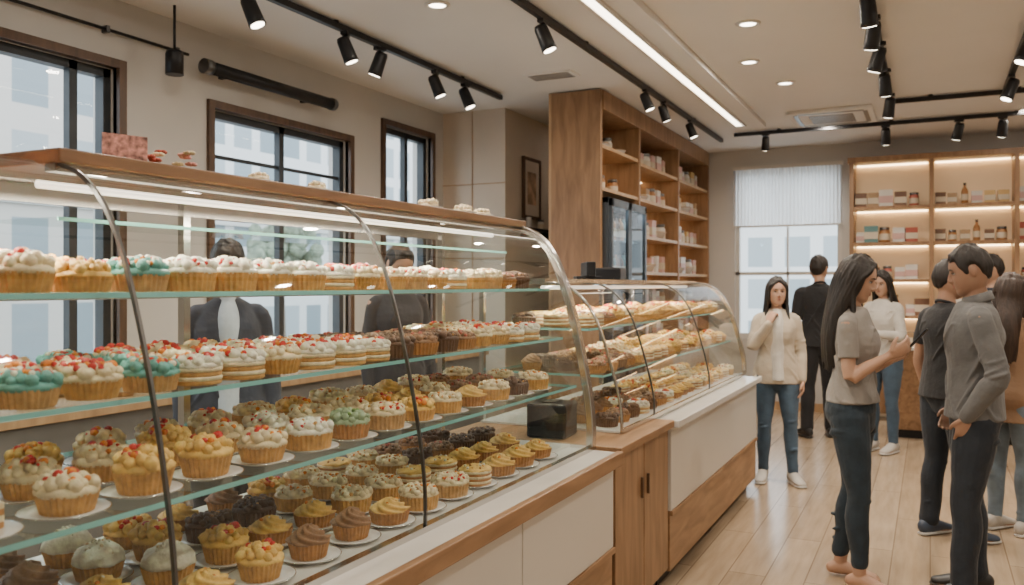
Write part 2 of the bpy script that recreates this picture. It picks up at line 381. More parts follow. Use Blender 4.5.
# ---------------------------------------------------------------- pastries
cc={'cream':(.84,.68,.44),'white':(.87,.79,.65),'teal':(.12,.38,.34),'mint':(.34,.45,.28),'choc':(.10,.045,.022),'mocha':(.27,.14,.07),'yellow':(.80,.46,.10),
 'custard':(.86,.53,.15),'crust':(.46,.21,.065),'gold':(.64,.34,.10),'tan':(.58,.33,.13),'paper':(.62,.44,.25),'redp':(.45,.09,.06),'red':(.60,.03,.025),'orange':(.84,.25,.03),'pink':(.74,.34,.30),'green':(.22,.36,.09),'dbrown':(.13,.06,.03)}
F={k:mat('pastry_'+k,v,.5,ns=45,na=.25,bump=.35,bs=140,sub=.05 if k in('cream','white','custard') else 0) for k,v in cc.items()}
for k in ('red','orange'): F[k].node_tree.nodes['Principled BSDF'].inputs['Roughness'].default_value=.2
R=random.Random(3)
def f_wrapper(rb,rt,h,am=.03,seg=60):
    bm=B(); lathe(bm,[(0,0),(rb,0),((rb+rt)/2,h*.5),(rt,h),(rt*.93,h*.97),(0,h*.93)],seg,fn=lambda t,a,k,r,z:(r*(1+am*(1 if k%2 else -1)),z),smooth=False); return bm
def f_swirl(r,z0,h,turn=2.6):
    bm=B(); n=16; prof=[]
    for j in range(n+1):
        t=j/n; rr=r*(1-t)**.7 if j<n else 0
        prof.append((rr,z0+h*t))
    prof=[(0,z0-.004),(r*.9,z0-.004)]+prof
    def fn(t,a,k,rad,z):
        return rad*(1+.12*math.cos(5*a+turn*7*t)),z+.003*math.cos(5*a+turn*7*t)
    lathe(bm,prof,36,fn=fn); return bm
def f_piped(r,z0,s=.0115,N=24,h=.016,irr=.25):
    bm=B(); lathe(bm,[(0,z0-.004),(r*.98,z0-.004),(r*1.0,z0+.004),(r*.88,z0+.010),(r*.45,z0+h),(0,z0+h+.002)],28,fn=lambda t,a,k,rr,z:(rr*(1+.03*math.sin(a*7+z*90)),z))
    for i in range(N):
        q=math.sqrt((i+.5)/N)*(r-s*.6); a=i*2.39996+R.uniform(-.1,.1); ss=s*R.uniform(1-irr,1+irr)
        zz=z0+.004+h*(1-(q/r)**2)+ss*R.uniform(.2,.5)
        f0=R.uniform(0,6)
        sph(bm,(q*math.cos(a),q*math.sin(a),zz),(ss,ss*R.uniform(.85,1.1),ss*.95),9,7,fn=lambda d,p:p*(1+.12*math.sin(math.atan2(d.y,d.x)*4+d.z*3+f0)+.06*math.sin(d.z*9)))
    return bm
def f_dome(r,z0,h,b=.06):
    bm=B(); prof=[(0,z0-.003),(r*.9,z0-.003)]+[(r*1.05*math.cos(t*math.pi/2),z0+h*math.sin(t*math.pi/2)) for t in [i/8 for i in range(8)]]+[(0,z0+h)]
    lathe(bm,prof,30,fn=lambda t,a,k,rr,z:(rr*(1+b*math.sin(a*5+z*150)*math.cos(a*3)),z+.0025*math.sin(a*6+rr*200))); return bm
def f_berries(r,z,n,s=.007,h=.012):
    bm=B(); R2=random.Random(n+int(r*1e4))
    for i in range(n):
        a=R2.uniform(0,6.28); q=r*math.sqrt(R2.random()); ss=s*R2.uniform(.65,1.3)
        sph(bm,(q*math.cos(a),q*math.sin(a),z+h*(1-(q/r)**2)+ss*.4),(ss,ss*R2.uniform(.7,1),ss*.9),8,5,mi=i%3)
    return bm
def f_layers(r,h,n=4):
    bm=B()
    for i in range(n):
        z=h*i/n; z2=h*(i+1)/n; o=.0015*(i%2)
        lathe(bm,[(0,z),(r-.002+o,z),(r+o,z+.002),(r+o,z2-.002),(r-.002+o,z2),(0,z2)],40,mi=i%2)
    return bm
BERRY=[F['red'],F['orange'],F['red']]
SPK=[F['red'],F['orange'],F['yellow']]
protos={}
def P(key,name,label,cat,parts):
    r=T(name,label,cat,(0,0,-50),group='')
    for nm,bm,ms in parts: part(r,nm,bm,ms)
    protos[key]=r
P('creamberry','cupcake','cupcake with whipped cream and red and orange berries','cupcake',[('paper_cup',f_wrapper(.044,.054,.036),F['gold']),('frosting',f_piped(.055,.037),F['cream']),('berries',f_berries(.040,.056,18,.0075),BERRY)])
P('goldtart','fruit_tart','golden tart with custard and orange fruit','tart',[('crust',f_wrapper(.050,.058,.032),F['gold']),('filling',f_piped(.056,.032),F['custard']),('fruit',f_berries(.044,.050,20,.008),[F['orange'],F['yellow'],F['red']])])
P('teal','cupcake','cupcake with teal frosting and red and white toppings','cupcake',[('paper_cup',f_wrapper(.050,.057,.034),F['tan']),('frosting',f_piped(.058,.035,.012,24),F['teal']),('topping',f_berries(.048,.052,34,.0072),[F['red'],F['white'],F['orange']])])
P('bigtart','cream_tart','broad tan tart piped with white cream and sprinkles','tart',[('crust',f_wrapper(.054,.060,.040,.022),F['tan']),('cream',f_piped(.060,.041,.011,30,.012),F['cream']),('sprinkles',f_berries(.050,.055,34,.0050),SPK)])
P('whitetart','cream_tart','tan tart heaped with white cream and red crumbs','tart',[('crust',f_wrapper(.054,.060,.040,.022),F['gold']),('cream',f_piped(.060,.041,.012,26,.014),F['white']),('crumbs',f_berries(.048,.058,24,.0048),[F['red'],F['gold'],F['red']])])
P('goldcream','cream_tart','golden brown tart topped with small cream rosettes','tart',[('crust',f_wrapper(.052,.058,.040,.022),F['gold']),('cream',f_piped(.057,.040,.0105,28,.010),F['cream']),('crumbs',f_berries(.046,.053,26,.0050),[F['crust'],F['gold'],F['orange']])])
P('layer','layer_cake','small round layer cake with cream and strawberries','cake',[('sponge',f_layers(.055,.038),[F['gold'],F['cream']]),('cream',f_piped(.056,.039,.0105,28,.010),F['white']),('strawberries',f_berries(.042,.052,18,.0078),[F['red'],F['red'],F['orange']])])
P('choc','cupcake','dark chocolate tart with piped chocolate cream','cupcake',[('paper_cup',f_wrapper(.050,.056,.036),F['dbrown']),('frosting',f_piped(.056,.037,.011,26,.010),F['choc']),('crumbs',f_berries(.044,.050,16,.0035),[F['mocha'],F['gold'],F['mocha']])])
P('yellow','cream_tart','yellow tart with piped custard swirl','tart',[('crust',f_wrapper(.05,.058,.034),F['crust']),('cream',f_swirl(.056,.034,.034),F['custard']),('glaze',f_berries(.03,.054,6,.005,.006),[F['yellow'],F['orange'],F['white']])])
P('mocha','cupcake','cupcake with mocha brown swirl frosting','cupcake',[('paper_cup',f_wrapper(.043,.052,.040),F['crust']),('frosting',f_swirl(.054,.040,.042,3),F['mocha'])])
P('mint','cupcake','cupcake with pale green pistachio topping','cupcake',[('paper_cup',f_wrapper(.046,.054,.038),F['crust']),('frosting',f_piped(.054,.038,.011,26),F['mint']),('topping',f_berries(.045,.056,22,.0045),[F['white'],F['green'],F['cream']])])
P('coco','cupcake','cupcake topped with a white coconut dome','cupcake',[('paper_cup',f_wrapper(.044,.054,.036),F['gold']),('frosting',f_dome(.053,.037,.042,.05),F['white']),('coconut_flakes',f_berries(.048,.048,60,.0034,.034),[F['white'],F['cream'],F['white']])])
P('darktart','fruit_tart','dark fruit tart in a brown crust','tart',[('crust',f_wrapper(.05,.058,.034),F['crust']),('filling',f_piped(.055,.034,.011,24,.008),F['mocha']),('fruit',f_berries(.044,.044,20,.0065),[F['dbrown'],F['redp'],F['choc']])])
P('custcup','cupcake','golden cupcake with yellow cream and berries','cupcake',[('paper_cup',f_wrapper(.044,.055,.044),F['gold']),('frosting',f_piped(.056,.045,.012,22,.020),F['custard']),('berries',f_berries(.034,.070,10,.0085),BERRY)])
P('striped','layer_cake','round caramel layer cake with cream top','cake',[('sponge',f_layers(.055,.048,6),[F['crust'],F['cream']]),('cream',f_dome(.053,.048,.014,.04),F['custard']),('nuts',f_berries(.04,.056,12,.005,.006),[F['gold'],F['crust'],F['white']])])
P('redcup','cupcake','cupcake with cream and a heap of red berries','cupcake',[('paper_cup',f_wrapper(.044,.054,.036),F['gold']),('frosting',f_piped(.055,.037),F['cream']),('berries',f_berries(.046,.054,28,.008),BERRY)])
P('pinkcup','cupcake','cupcake with pink cream and red berries','cupcake',[('paper_cup',f_wrapper(.044,.054,.036),F['redp']),('frosting',f_piped(.055,.037),F['pink']),('berries',f_berries(.040,.056,16,.007),[F['red'],F['white'],F['red']])])
P('roundcake','layer_cake','tall caramel cake with piped cream rim and red fruit','cake',[('sponge',f_layers(.058,.050,5),[F['gold'],F['cream']]),('cream',f_piped(.058,.051,.011,30,.008),F['cream']),('fruit',f_berries(.030,.066,12,.009,.006),[F['red'],F['orange'],F['red']])])
def f_slice():
    bm=B()
    n=4; hh=.046
    for i in range(n):
        z0,z1=hh*i/n,hh*(i+1)/n; pts=[(-.055,-.004),(-.055,.004),(.050,.040),(.058,0),(.050,-.040)]
        lo=[bm.verts.new((x,y,z0)) for x,y in pts]; hi=[bm.verts.new((x,y,z1)) for x,y in pts]
        for k in range(5):
            f=bm.faces.new((lo[k],lo[(k+1)%5],hi[(k+1)%5],hi[k])); f.material_index=i%2
        f=bm.faces.new(hi); f.material_index=i%2; f=bm.faces.new(lo[::-1]); f.material_index=i%2
    return bm
def f_slicetop():
    bm=B()
    for i in range(9):
        x=.045-.010*i; w=.030*(x+.055)/.1
        for s in (-1,0,1): sph(bm,(x,s*w,.050),(.010,.009,.009),8,6)
    return bm
bmf=B()
for i in range(7): sph(bmf,(.040-.012*i,(.010 if i%2 else -.010)*(1-i*.12),.060),(.009,.0075,.007),8,6)
P('slice','cake_slice','slice of layered cream cake with strawberries','cake slice',[('sponge',f_slice(),[F['crust'],F['cream']]),('cream',f_slicetop(),F['white']),('strawberries',bmf,F['red'])])
pr=T('plate','round white plate under a pastry','plate',(0,0,-50),group='white plates in the display case')
bm=B(); lathe(bm,[(0,0),(.045,0),(.052,.004),(.075,.009),(.076,.011),(.05,.006),(0,.005)],36); part(pr,'dish',bm,M['china'])
bm=B(); lathe(bm,[(.073,.0095),(.076,.0115),(.077,.010)],36); part(pr,'rim',bm,M['chrome'])
def pick(segs,y):
    for ymax,keys in segs:
        if y<=ymax: return R.choice(keys)
    return R.choice(segs[-1][1])
def fill(xs,y0,y1,dy,z,segs,grp,plates=(),sc=1.0,jit=.004):
    for xi,x in enumerate(xs):
        y=y0+(dy*.3 if xi%2 else 0)
        while y<y1:
            k=pick(segs,y); zz=z
            if xi in plates:
                dup(pr,(x,y,z)); zz=z+.006
            s=sc*R.uniform(.92,1.06)
            dup(protos[k],(x+R.uniform(-jit,jit),y+R.uniform(-jit,jit),zz),R.uniform(0,6.28),s,group=grp)
            y+=dy*R.uniform(1.0,1.04)
G='pastries in the curved glass display case'
s1=[(.93,['pinkcup']),(1.04,['redcup','creamberry']),(1.18,['goldtart']),(1.36,['teal']),(1.80,['bigtart','whitetart']),(2.0,['layer','bigtart']),(2.3,['goldcream','bigtart','redcup']),(2.70,['layer','goldcream','whitetart']),(2.9,['bigtart','goldcream']),(9,['darktart','choc'])]
s2=[(.90,['redcup']),(1.00,['teal','redcup']),(1.10,['redcup','creamberry']),(1.20,['redcup','teal']),(1.32,['teal','creamberry']),(1.55,['creamberry','layer','redcup']),(1.80,['layer','creamberry']),(2.05,['layer','goldcream']),(2.55,['choc','darktart']),(2.8,['creamberry','goldcream']),(9,['goldcream','layer','bigtart'])]
s3=[(.98,['slice']),(1.35,['custcup','goldtart','creamberry']),(1.52,['creamberry','custcup']),(1.78,['whitetart','creamberry','goldcream']),(1.88,['mint','goldcream']),(2.25,['goldcream','bigtart','goldtart']),(2.7,['yellow','bigtart','goldcream']),(9,['goldcream','darktart','choc'])]
s4=[(.98,['coco','yellow','custcup']),(1.12,['coco','goldtart']),(1.35,['mocha','coco','yellow']),(1.6,['yellow','goldtart','custcup']),(1.85,['mocha','choc','yellow']),(2.2,['yellow','goldtart','goldcream']),(2.6,['goldcream','bigtart','striped']),(9,['choc','yellow','darktart'])]
YE=3.12
fill([-1.485,-1.612,-1.74],.86,YE,.126,1.486,s1,G,sc=1.02)
fill([-1.43,-1.558,-1.686],.84,YE,.126,1.286,s2,G,sc=1.0)
fill([-1.385,-1.548,-1.711],.84,YE,.162,1.091,s3,G,plates=(0,1,2),sc=1.0,jit=.004)
fill([-1.345,-1.508,-1.671,-1.83],.80,YE,.162,.841,s4,G,plates=(0,1,2),sc=1.0,jit=.004)
# ---------------------------------------------------------------- display cases
PROF1=[(-1.575,1.745),(-1.50,1.715),(-1.43,1.645),(-1.37,1.52),(-1.31,1.315),(-1.262,1.08),(-1.245,.93),(-1.245,.826)]
PROF2=[(-1.62,1.51),(-1.52,1.50),(-1.43,1.445),(-1.35,1.33),(-1.28,1.12),(-1.24,.95),(-1.235,.848)]
def ribs(bm,prof,y,w,t,out=.0):
    P2=catmull(prof,5); N=len(P2); rings=[]
    for i,(x,z) in enumerate(P2):
        a=P2[max(i-1,0)]; b=P2[min(i+1,N-1)]; tx,tz=b[0]-a[0],b[1]-a[1]; l=math.hypot(tx,tz); nx,nz=-tz/l,tx/l
        rings.append([bm.verts.new((x+nx*q,yy,z+nz*q)) for q,yy in ((out,y-w/2),(out,y+w/2),(out-t,y+w/2),(out-t,y-w/2))])
    for a,b in zip(rings[:-1],rings[1:]):
        for k in range(4): bm.faces.new((a[k],a[(k+1)%4],b[(k+1)%4],b[k]))
    bm.faces.new(rings[0]); bm.faces.new(rings[-1][::-1])
def sheet(bm,prof,y0,y1):
    P2=catmull(prof,5); prev=None
    for x,z in P2:
        cur=(bm.verts.new((x,y0,z)),bm.verts.new((x,y1,z)))
        if prev:
            f=bm.faces.new((prev[0],prev[1],cur[1],cur[0])); f.smooth=True
        prev=cur
def shelf(parent,z,xf,xb,y0,y1,t=.010):
    bm=B(); quad(bm,(xb,y0,z),(xf,y0,z),(xf,y1,z),(xb,y1,z),0)
    e=.0025
    bx(bm,xf-e,xf,y0,y1,z-t,z,1); bx(bm,xb,xb+e,y0,y1,z-t,z,1); bx(bm,xb,xf,y0,y0+e,z-t,z,1); bx(bm,xb,xf,y1-e,y1,z-t,z,1)
    s=part(parent,'glass_shelf',bm,[M['gshelf'],M['gedge']],'glass shelf with green edge',recalc=False)
    bm=B(); bx(bm,xb-.01,xb+.012,y0,y1,z-.022,z-.011); part(s,'shelf_rail',bm,M['chrome'])
def case(name,label,prof,ys,yb0,mulls,posts,shelves,xb,farw,second):
    y0,y1=ys
    r=T(name,label,'display case',(0,0,0))
    for a,b in zip(mulls[:-1],mulls[1:]):
        bm=B(); sheet(bm,prof,a+.003,b-.003); part(r,'curved_glass',bm,M['glass'],recalc=False)
    for i,m in enumerate(mulls[1:-1]):
        bm=B(); ribs(bm,prof,m,.007,.009,.004); part(r,'glass_joint_rib',bm,M['dark'])
    bm=B(); ribs(bm,prof,y1,farw,.03,.012); part(r,'end_frame',bm,M['chrome'],'curved brushed steel end frame',bevel=.004)
    bm=B(); ribs(bm,prof,y0,.016,.012,.006); part(r,'end_frame',bm,M['chrome'],bevel=.003)
    zb_=prof[-1][1]
    for yy in (y0,y1):
        bm=B(); P2=catmull(prof,5); vs=[bm.verts.new((x,yy,z)) for x,z in P2]+[bm.verts.new((xb,yy,zb_)),bm.verts.new((xb,yy,prof[0][1]))]
        bm.faces.new(vs); part(r,'end_glass',bm,M['glass'],recalc=False)
    for z,xf,q in shelves: shelf(r,z,xf,q,y0+.02,y1-.03)
    boxes(r,'rear_post',[(xb-.012,xb+.012,m-.012,m+.012,.85,prof[0][1]) for m in posts],M['chrome'])
    bm=B(); bx(bm,xb,-1.25,yb0,y1,.80,.840); part(r,'deck',bm,M['marble'])
    if yb0>y0:
        bm=B(); bx(bm,xb,-1.245,y0,yb0-.001,.837,.846); part(r,'deck_plate',bm,M['marble'])
        bm=B(); bx(bm,-1.243,-1.228,y0,y1,.838,.856); part(r,'glass_channel',bm,M['chrome'])
    else:
        bm=B(); bx(bm,-1.258,-1.232,y0,y1,.824,.842); part(r,'glass_channel',bm,M['chrome'])
    y0=yb0
    bm=B(); bx(bm,-1.25,-1.135,y0,y1,.79,.825); part(r,'stone_ledge',bm,M['marble'],bevel=.003)
    bm=B(); bx(bm,-1.137,-1.108,y0,y1,.775 if not second else .795,.830); part(r,'counter_nosing',bm,M['woodY'] if not second else M['marble'],bevel=.004)
    bm=B(); bx(bm,xb,-1.19,y0,y1,.08,.80); part(r,'carcass',bm,M['woodD'])
    zb=.44 if not second else .38
    n=3 if not second else 1; w=(y1-y0)/n
    boxes(r,'front_panel',[(-1.19,-1.150,y0+i*w+.003,y0+(i+1)*w-.003,zb,.775 if not second else .795) for i in range(n)],M['white'],bevel=.003)
    bm=B(); bx(bm,-1.19,-1.142,y0,y1,zb-.022,zb); part(r,'trim_rail',bm,M['woodY'])
    bm=B(); bx(bm,-1.19,-1.156,y0,y1,.08,zb-.022); part(r,'lower_panel',bm,M['woodY'],bevel=.003)
    bm=B(); bx(bm,xb,-1.22,y0,y1,0,.08); part(r,'plinth',bm,M['black'])
    return r
c1=case('display_case','long curved-glass bakery display case with three glass shelves',PROF1,(.70,3.27),.70,[.70,1.13,1.99,3.27],(1.12,1.80,3.25),[(1.485,-1.42,-1.90),(1.285,-1.36,-1.90),(1.09,-1.30,-1.90)],-1.95,.045,False)
bm=B(); bx(bm,-2.02,-1.555,1.12,3.30,1.745,1.775); part(c1,'wooden_top',bm,M['woodT'],bevel=.004)
boxes(c1,'top_rail',[(-1.60,-1.568,1.12,3.28,1.728,1.744),(-1.98,-1.95,.7,3.28,1.70,1.744)],M['chrome'])
bm=B(); cyl(bm,(-1.68,1.16,1.712),(-1.68,3.22,1.712),.009,seg=10); part(c1,'led_tube',bm,M['ledcase'])
bm=B(); quad(bm,(-1.90,1.15,1.64),(-1.60,1.15,1.64),(-1.60,3.2,1.64),(-1.90,3.2,1.64),0); bx(bm,-1.603,-1.60,1.15,3.2,1.632,1.64,1); part(c1,'glass_shelf',bm,[M['gshelf'],M['gedge']],'narrow upper glass shelf',recalc=False)
light('case_lamp','AREA',(-1.60,2.2,1.70),32,(1,.85,.66),.04,(0,math.radians(8),0),c1,shape='RECTANGLE',sy=2.0)
light('case_lamp','AREA',(-1.62,.95,1.70),6.5,(1,.85,.66),.04,(0,0,0),c1,shape='RECTANGLE',sy=.4)
c2=case('display_case','second curved-glass counter case with white front',PROF2,(3.62,6.42),4.12,[3.62,4.12,5.3,6.42],(3.64,5.3,6.40),[(1.30,-1.40,-1.90),(1.09,-1.33,-1.90)],-1.95,.03,True)
bm=B(); bx(bm,-1.98,-1.60,3.60,6.44,1.505,1.53); part(c2,'top_panel',bm,M['chrome'])
bm=B(); cyl(bm,(-1.66,3.7,1.488),(-1.66,6.36,1.488),.01,seg=10); part(c2,'led_tube',bm,M['ledcase'])
light('case_lamp','AREA',(-1.66,5.0,1.475),28,(1,.82,.60),.05,(0,0,0),c2,shape='RECTANGLE',sy=2.6)
G2='pastries in the second display case'
t1=[(4.1,['choc','darktart','striped']),(5,['goldtart','custcup','goldcream']),(5.8,['yellow','striped','custcup']),(9,['goldcream','creamberry','goldtart'])]
fill([-1.47,-1.62,-1.77],3.73,6.34,.15,1.302,t1,G2,sc=1.02)
fill([-1.41,-1.57,-1.73],3.73,6.34,.15,1.092,[(4.1,['darktart','choc','mocha']),(4.8,['striped','goldcream','darktart']),(9,['custcup','goldcream','yellow','striped'])],G2,sc=1.02)
fill([-1.345,-1.50,-1.66],3.73,6.34,.155,.847,[(4.1,['darktart','choc','mocha']),(4.8,['layer','choc','darktart']),(9,['bigtart','striped','yellow','goldtart'])],G2,sc=1.02)
for k,p in protos.items():
    for c in list(p.children): bpy.data.objects.remove(c)
    bpy.data.objects.remove(p)
for c in list(pr.children): bpy.data.objects.remove(c)
bpy.data.objects.remove(pr)
# link cabinet between cases
r=T('counter_cabinet','brown wooden cabinet with two doors between the cases','cabinet',(0,0,0))
YC0,YC1=3.31,4.105
bm=B(); bx(bm,-1.95,-1.19,YC0,YC1,.08,.80); part(r,'body',bm,M['woodD'])
bm=B(); bx(bm,-1.97,-1.13,YC0-.005,YC1+.005,.80,.835); part(r,'worktop',bm,M['woodY'],bevel=.004)
bm=B(); bx(bm,-1.93,-1.22,YC0+.02,YC1-.02,0,.08); part(r,'plinth',bm,M['black'])
for a,b in ((YC0+.01,3.705),(3.715,YC1-.005)):
    bm=B(); bx(bm,-1.19,-1.160,a,b,.10,.79); d=part(r,'door',bm,M['woodZ'],bevel=.003)
    bm=B(); yy=b-.04 if a<3.5 else a+.04; bx(bm,-1.16,-1.148,yy-.005,yy+.005,.55,.64); part(d,'handle',bm,M['woodD'])
r=T('card_terminal','black point of sale terminal on the second case','cash register',(-1.76,4.55,1.53),math.radians(-62))
bm=B(); bx(bm,-.10,.10,-.07,.07,0,.02); part(r,'base',bm,M['black'],bevel=.004)
bm=B(); bx(bm,-.15,.15,-.02,.03,.018,.10); part(r,'screen',bm,M['black'],bevel=.006)
r=T('label_printer','small dark label printer on the second case','printer',(-1.76,4.95,1.53),math.radians(-85))
bm=B(); bx(bm,-.08,.08,-.08,.08,0,.075); part(r,'body',bm,M['black'],bevel=.010)
bm=B(); bx(bm,-.05,.05,-.03,.03,.075,.079); part(r,'paper_slot',bm,M['dark'])
r=T('receipt_printer','dark receipt printer on the counter','printer',(-1.50,3.45,.835),math.radians(-85))
bm=B(); bx(bm,-.09,.09,-.09,.09,0,.15); part(r,'body',bm,M['black'],bevel=.012)
bm=B(); bx(bm,-.05,.05,-.03,.03,.15,.154); part(r,'paper_slot',bm,M['dark'])
def mk_products():
    D={}
    def pp(key,name,label,cat,parts):
        r=T(name,label,cat,(0,0,-50)); [part(r,n,b,m) for n,b,m in parts]; D[key]=r
    cols={'kraft':(.36,.23,.12),'white':(.66,.62,.56),'brown':(.16,.08,.045),'red':(.40,.09,.06),'teal':(.10,.22,.22),'pink':(.58,.36,.32),'amber':(.36,.16,.05),'cream':(.62,.53,.40),'gold':(.55,.36,.14)}
    PM={k:mat('pack_'+k,v,.45,ns=5,na=.08) for k,v in cols.items()}
    for k in ('kraft','white','red','pink','brown','teal','gold'):
        b=B(); bx(b,-.05,.05,-.035,.035,0,.13); l=B(); bx(l,-.052,.052,-.037,.037,.03,.085); t=B(); bx(t,-.051,.051,-.036,.036,.118,.134)
        pp('box_'+k,'gift_box',k+' coloured packaged treat box','box',[('carton',b,PM[k]),('label_band',l,PM['cream' if k!='white' else 'pink']),('lid',t,PM[k])])
    for k,g in (('amber','jar_amber'),('white','jar_white'),('red','jar_red')):
        b=B(); lathe(b,[(0,0),(.038,0),(.042,.006),(.042,.085),(.034,.098),(.034,.104),(0,.104)],20)
        l=B(); lathe(l,[(.0428,.02),(.0428,.07)],20); t=B(); lathe(t,[(.037,.100),(.038,.102),(.038,.120),(.036,.123),(0,.123)],20)
        pp(g,'jar','glass jar with '+k+' contents and a lid','jar',[('body',b,PM[k]),('paper_label',l,PM['cream']),('lid',t,M['dark'])])
    for k in ('amber','teal','brown'):
        b=B(); lathe(b,[(0,0),(.034,0),(.036,.004),(.036,.14),(.030,.165),(.013,.19),(.013,.225),(0,.225)],20)
        l=B(); lathe(l,[(.0366,.04),(.0366,.11)],20); t=B(); lathe(t,[(.0145,.212),(.0145,.238),(0,.240)],14)
        pp('bottle_'+k,'bottle',k+' glass bottle with paper label','bottle',[('body',b,PM[k]),('paper_label',l,PM['cream']),('cap',t,M['black'])])
    b=B(); lathe(b,[(0,0),(.055,0),(.085,.05),(.088,.052),(.08,.05),(.05,.006),(0,.006)],24); c=B(); lathe(c,[(.088,.05),(.090,.053),(.087,.056)],24)
    pp('bowl','bowl','shallow white ceramic bowl','bowl',[('body',b,M['china']),('rim',c,PM['kraft'])])
    b=B()
    for i in range(5): lathe(b,[(.030,.018*i),(.036,.018*i+.06),(.038,.018*i+.062),(.036,.018*i+.064)],18)
    c=B(); lathe(c,[(.0345,.06+.072),(.038,.072+.062),(0,.072+.066)],18)
    pp('cups','paper_cup_stack','stack of white paper cups','cups',[('cup_stack',b,M['china']),('top_lid',c,M['white'])])
    return D
PD=mk_products()
def place(keys,x,y,z,rz,grp,s=1): return dup(PD[R.choice(keys)],(x,y,z),rz,s,group=grp)
# ---------------------------------------------------------------- tall wooden shelving + fridge
UX=-2.47; UB=-2.92
r=T('wall_shelving_unit','tall walnut shelving unit reaching the ceiling with lit shelves','shelving',(0,0,0))
boxes(r,'upright_panel',[(UB,UX,a,b,0,CH-.01) for a,b in ((6.69,6.74),(7.74,7.79),(9.14,9.18),(10.53,10.58))],M['woodZ'],bevel=.003)
bm=B(); bx(bm,UB-.02,UB,6.69,10.58,0,CH-.01); part(r,'back_panel',bm,M['woodL'])
bm=B(); bx(bm,UB,UX+.01,6.74,10.53,2.98,CH-.01); part(r,'top_fascia',bm,M['woodZ'],bevel=.003)
for z in (2.30,2.66):
    bm=B(); bx(bm,UB,UX-.01,6.74,7.74,z,z+.03); s=part(r,'shelf',bm,M['woodL'])
    bm=B(); bx(bm,UB+.02,UB+.035,6.78,7.70,z-.012,z-.001); part(s,'led_strip',bm,M['ledsoft'])
ZS=(.9,1.25,1.60,1.95,2.30,2.64)
for (a,b) in ((7.79,9.14),(9.18,10.53)):
    for z in ZS:
        bm=B(); bx(bm,UB,UX-.01,a,b,z,z+.03); s=part(r,'shelf',bm,M['woodL'])
        bm=B(); bx(bm,UB+.02,UB+.04,a+.02,b-.02,z-.012,z-.001); part(s,'led_strip',bm,M['ledsoft'])
    boxes(r,'base_door',[(UX-.03,UX,a+.005,(a+b)/2-.003,.1,.88),(UX-.03,UX,(a+b)/2+.003,b-.005,.1,.88)],M['woodZ'],bevel=.003)
for (a,b) in ((7.79,9.14),(9.18,10.53)):
    for z in ZS:
        y=a+.09
        while y<b-.07:
            place(['box_kraft','box_white','box_white','jar_white','jar_amber','bowl','cups','box_pink','box_gold'],UB+.28,y,z+.03,math.radians(90+R.uniform(-6,6)),'goods on the tall wooden shelving',R.choice((1.15,1.3,1.45)))
            y+=R.uniform(.17,.20)
for y in (6.9,7.12,7.34,7.56): place(['bowl','jar_white','cups'],UB+.27,y,2.69,0,'crockery above the drinks fridge',1.2)
for y in (6.95,7.15,7.5): place(['jar_amber','box_white','cups'],UB+.27,y,2.33,0,'crockery above the drinks fridge',1.2)
M['fridgein']=mat('fridge_liner_glow',(.26,.38,.46),.5,na=.03,emit=.35)  # interior light imitated by blue emission on the liner
M['gblue']=glass('fridge_glass',(.74,.82,.88),.12,.5)
M['fridge']=mat('fridge_grey',(.05,.06,.07),.35,.2,na=.1)
r=T('drinks_fridge','dark grey double-door drinks fridge with lit glass doors','fridge',(0,0,0))
fx0,fx1,fy0,fy1,fz=-2.9,-2.42,6.75,7.73,2.24
boxes(r,'cabinet_panel',[(fx0,fx1,fy0,fy0+.03,0.02,fz),(fx0,fx1,fy1-.03,fy1,0.02,fz),(fx0,fx0+.04,fy0,fy1,.02,fz),(fx0,fx1,fy0,fy1,.02,.25),(fx0,fx1,fy0,fy1,fz-.05,fz)],M['fridge'],bevel=.004)
bm=B(); bx(bm,fx0+.041,fx0+.05,fy0+.03,fy1-.03,.25,fz-.05); part(r,'liner',bm,M['fridgein'])
ym=(fy0+fy1)/2
for a,b in ((fy0+.005,ym-.003),(ym+.003,fy1-.005)):
    bm=B(); x0,x1=fx1,fx1+.03
    bx(bm,x0,x1,a,a+.045,.25,fz-.01); bx(bm,x0,x1,b-.045,b,.25,fz-.01); bx(bm,x0,x1,a,b,.25,.29); bx(bm,x0,x1,a,b,fz-.08,fz-.01)
    d=part(r,'door',bm,M['fridge'],bevel=.003)
    bm=B(); quad(bm,(x0+.015,a,.28),(x0+.015,b,.28),(x0+.015,b,fz-.04),(x0+.015,a,fz-.04)); part(d,'pane',bm,M['gblue'],recalc=False)
    bm=B(); yy=b-.02 if a<ym-.1 else a+.02; cyl(bm,(x1+.02,yy,1.0),(x1+.02,yy,1.5),.008,seg=8); cyl(bm,(x1,yy,1.05),(x1+.02,yy,1.05),.006,seg=8); cyl(bm,(x1,yy,1.45),(x1+.02,yy,1.45),.006,seg=8); part(d,'handle',bm,M['chrome'])
for z in (.3,.75,1.2,1.55,1.88):
    bm=B(); bx(bm,fx0+.05,fx1-.03,fy0+.03,fy1-.03,z,z+.012); part(r,'shelf',bm,M['chrome'])
    if z>1:
        for i in range(8): place(['bottle_amber','bottle_teal','bottle_brown'],-2.54,fy0+.11+i*.106,z+.012,0,'bottles in the drinks fridge',1)
light('fridge_light','AREA',(-2.48,ym,fz-.09),2,(.75,.9,1),.05,(0,math.radians(-30),0),r,shape='RECTANGLE',sy=.8)
r=T('framed_picture','small framed picture with a pale mount','picture',(-3.535,7.62,2.45))
bm=B()
for a in ((-.2,.2,.27,.30),(-.2,.2,-.30,-.27),(-.2,-.17,-.27,.27),(.17,.2,-.27,.27)): bx(bm,-.012,.015,a[0],a[1],a[2],a[3])
part(r,'frame',bm,M['woodD'])
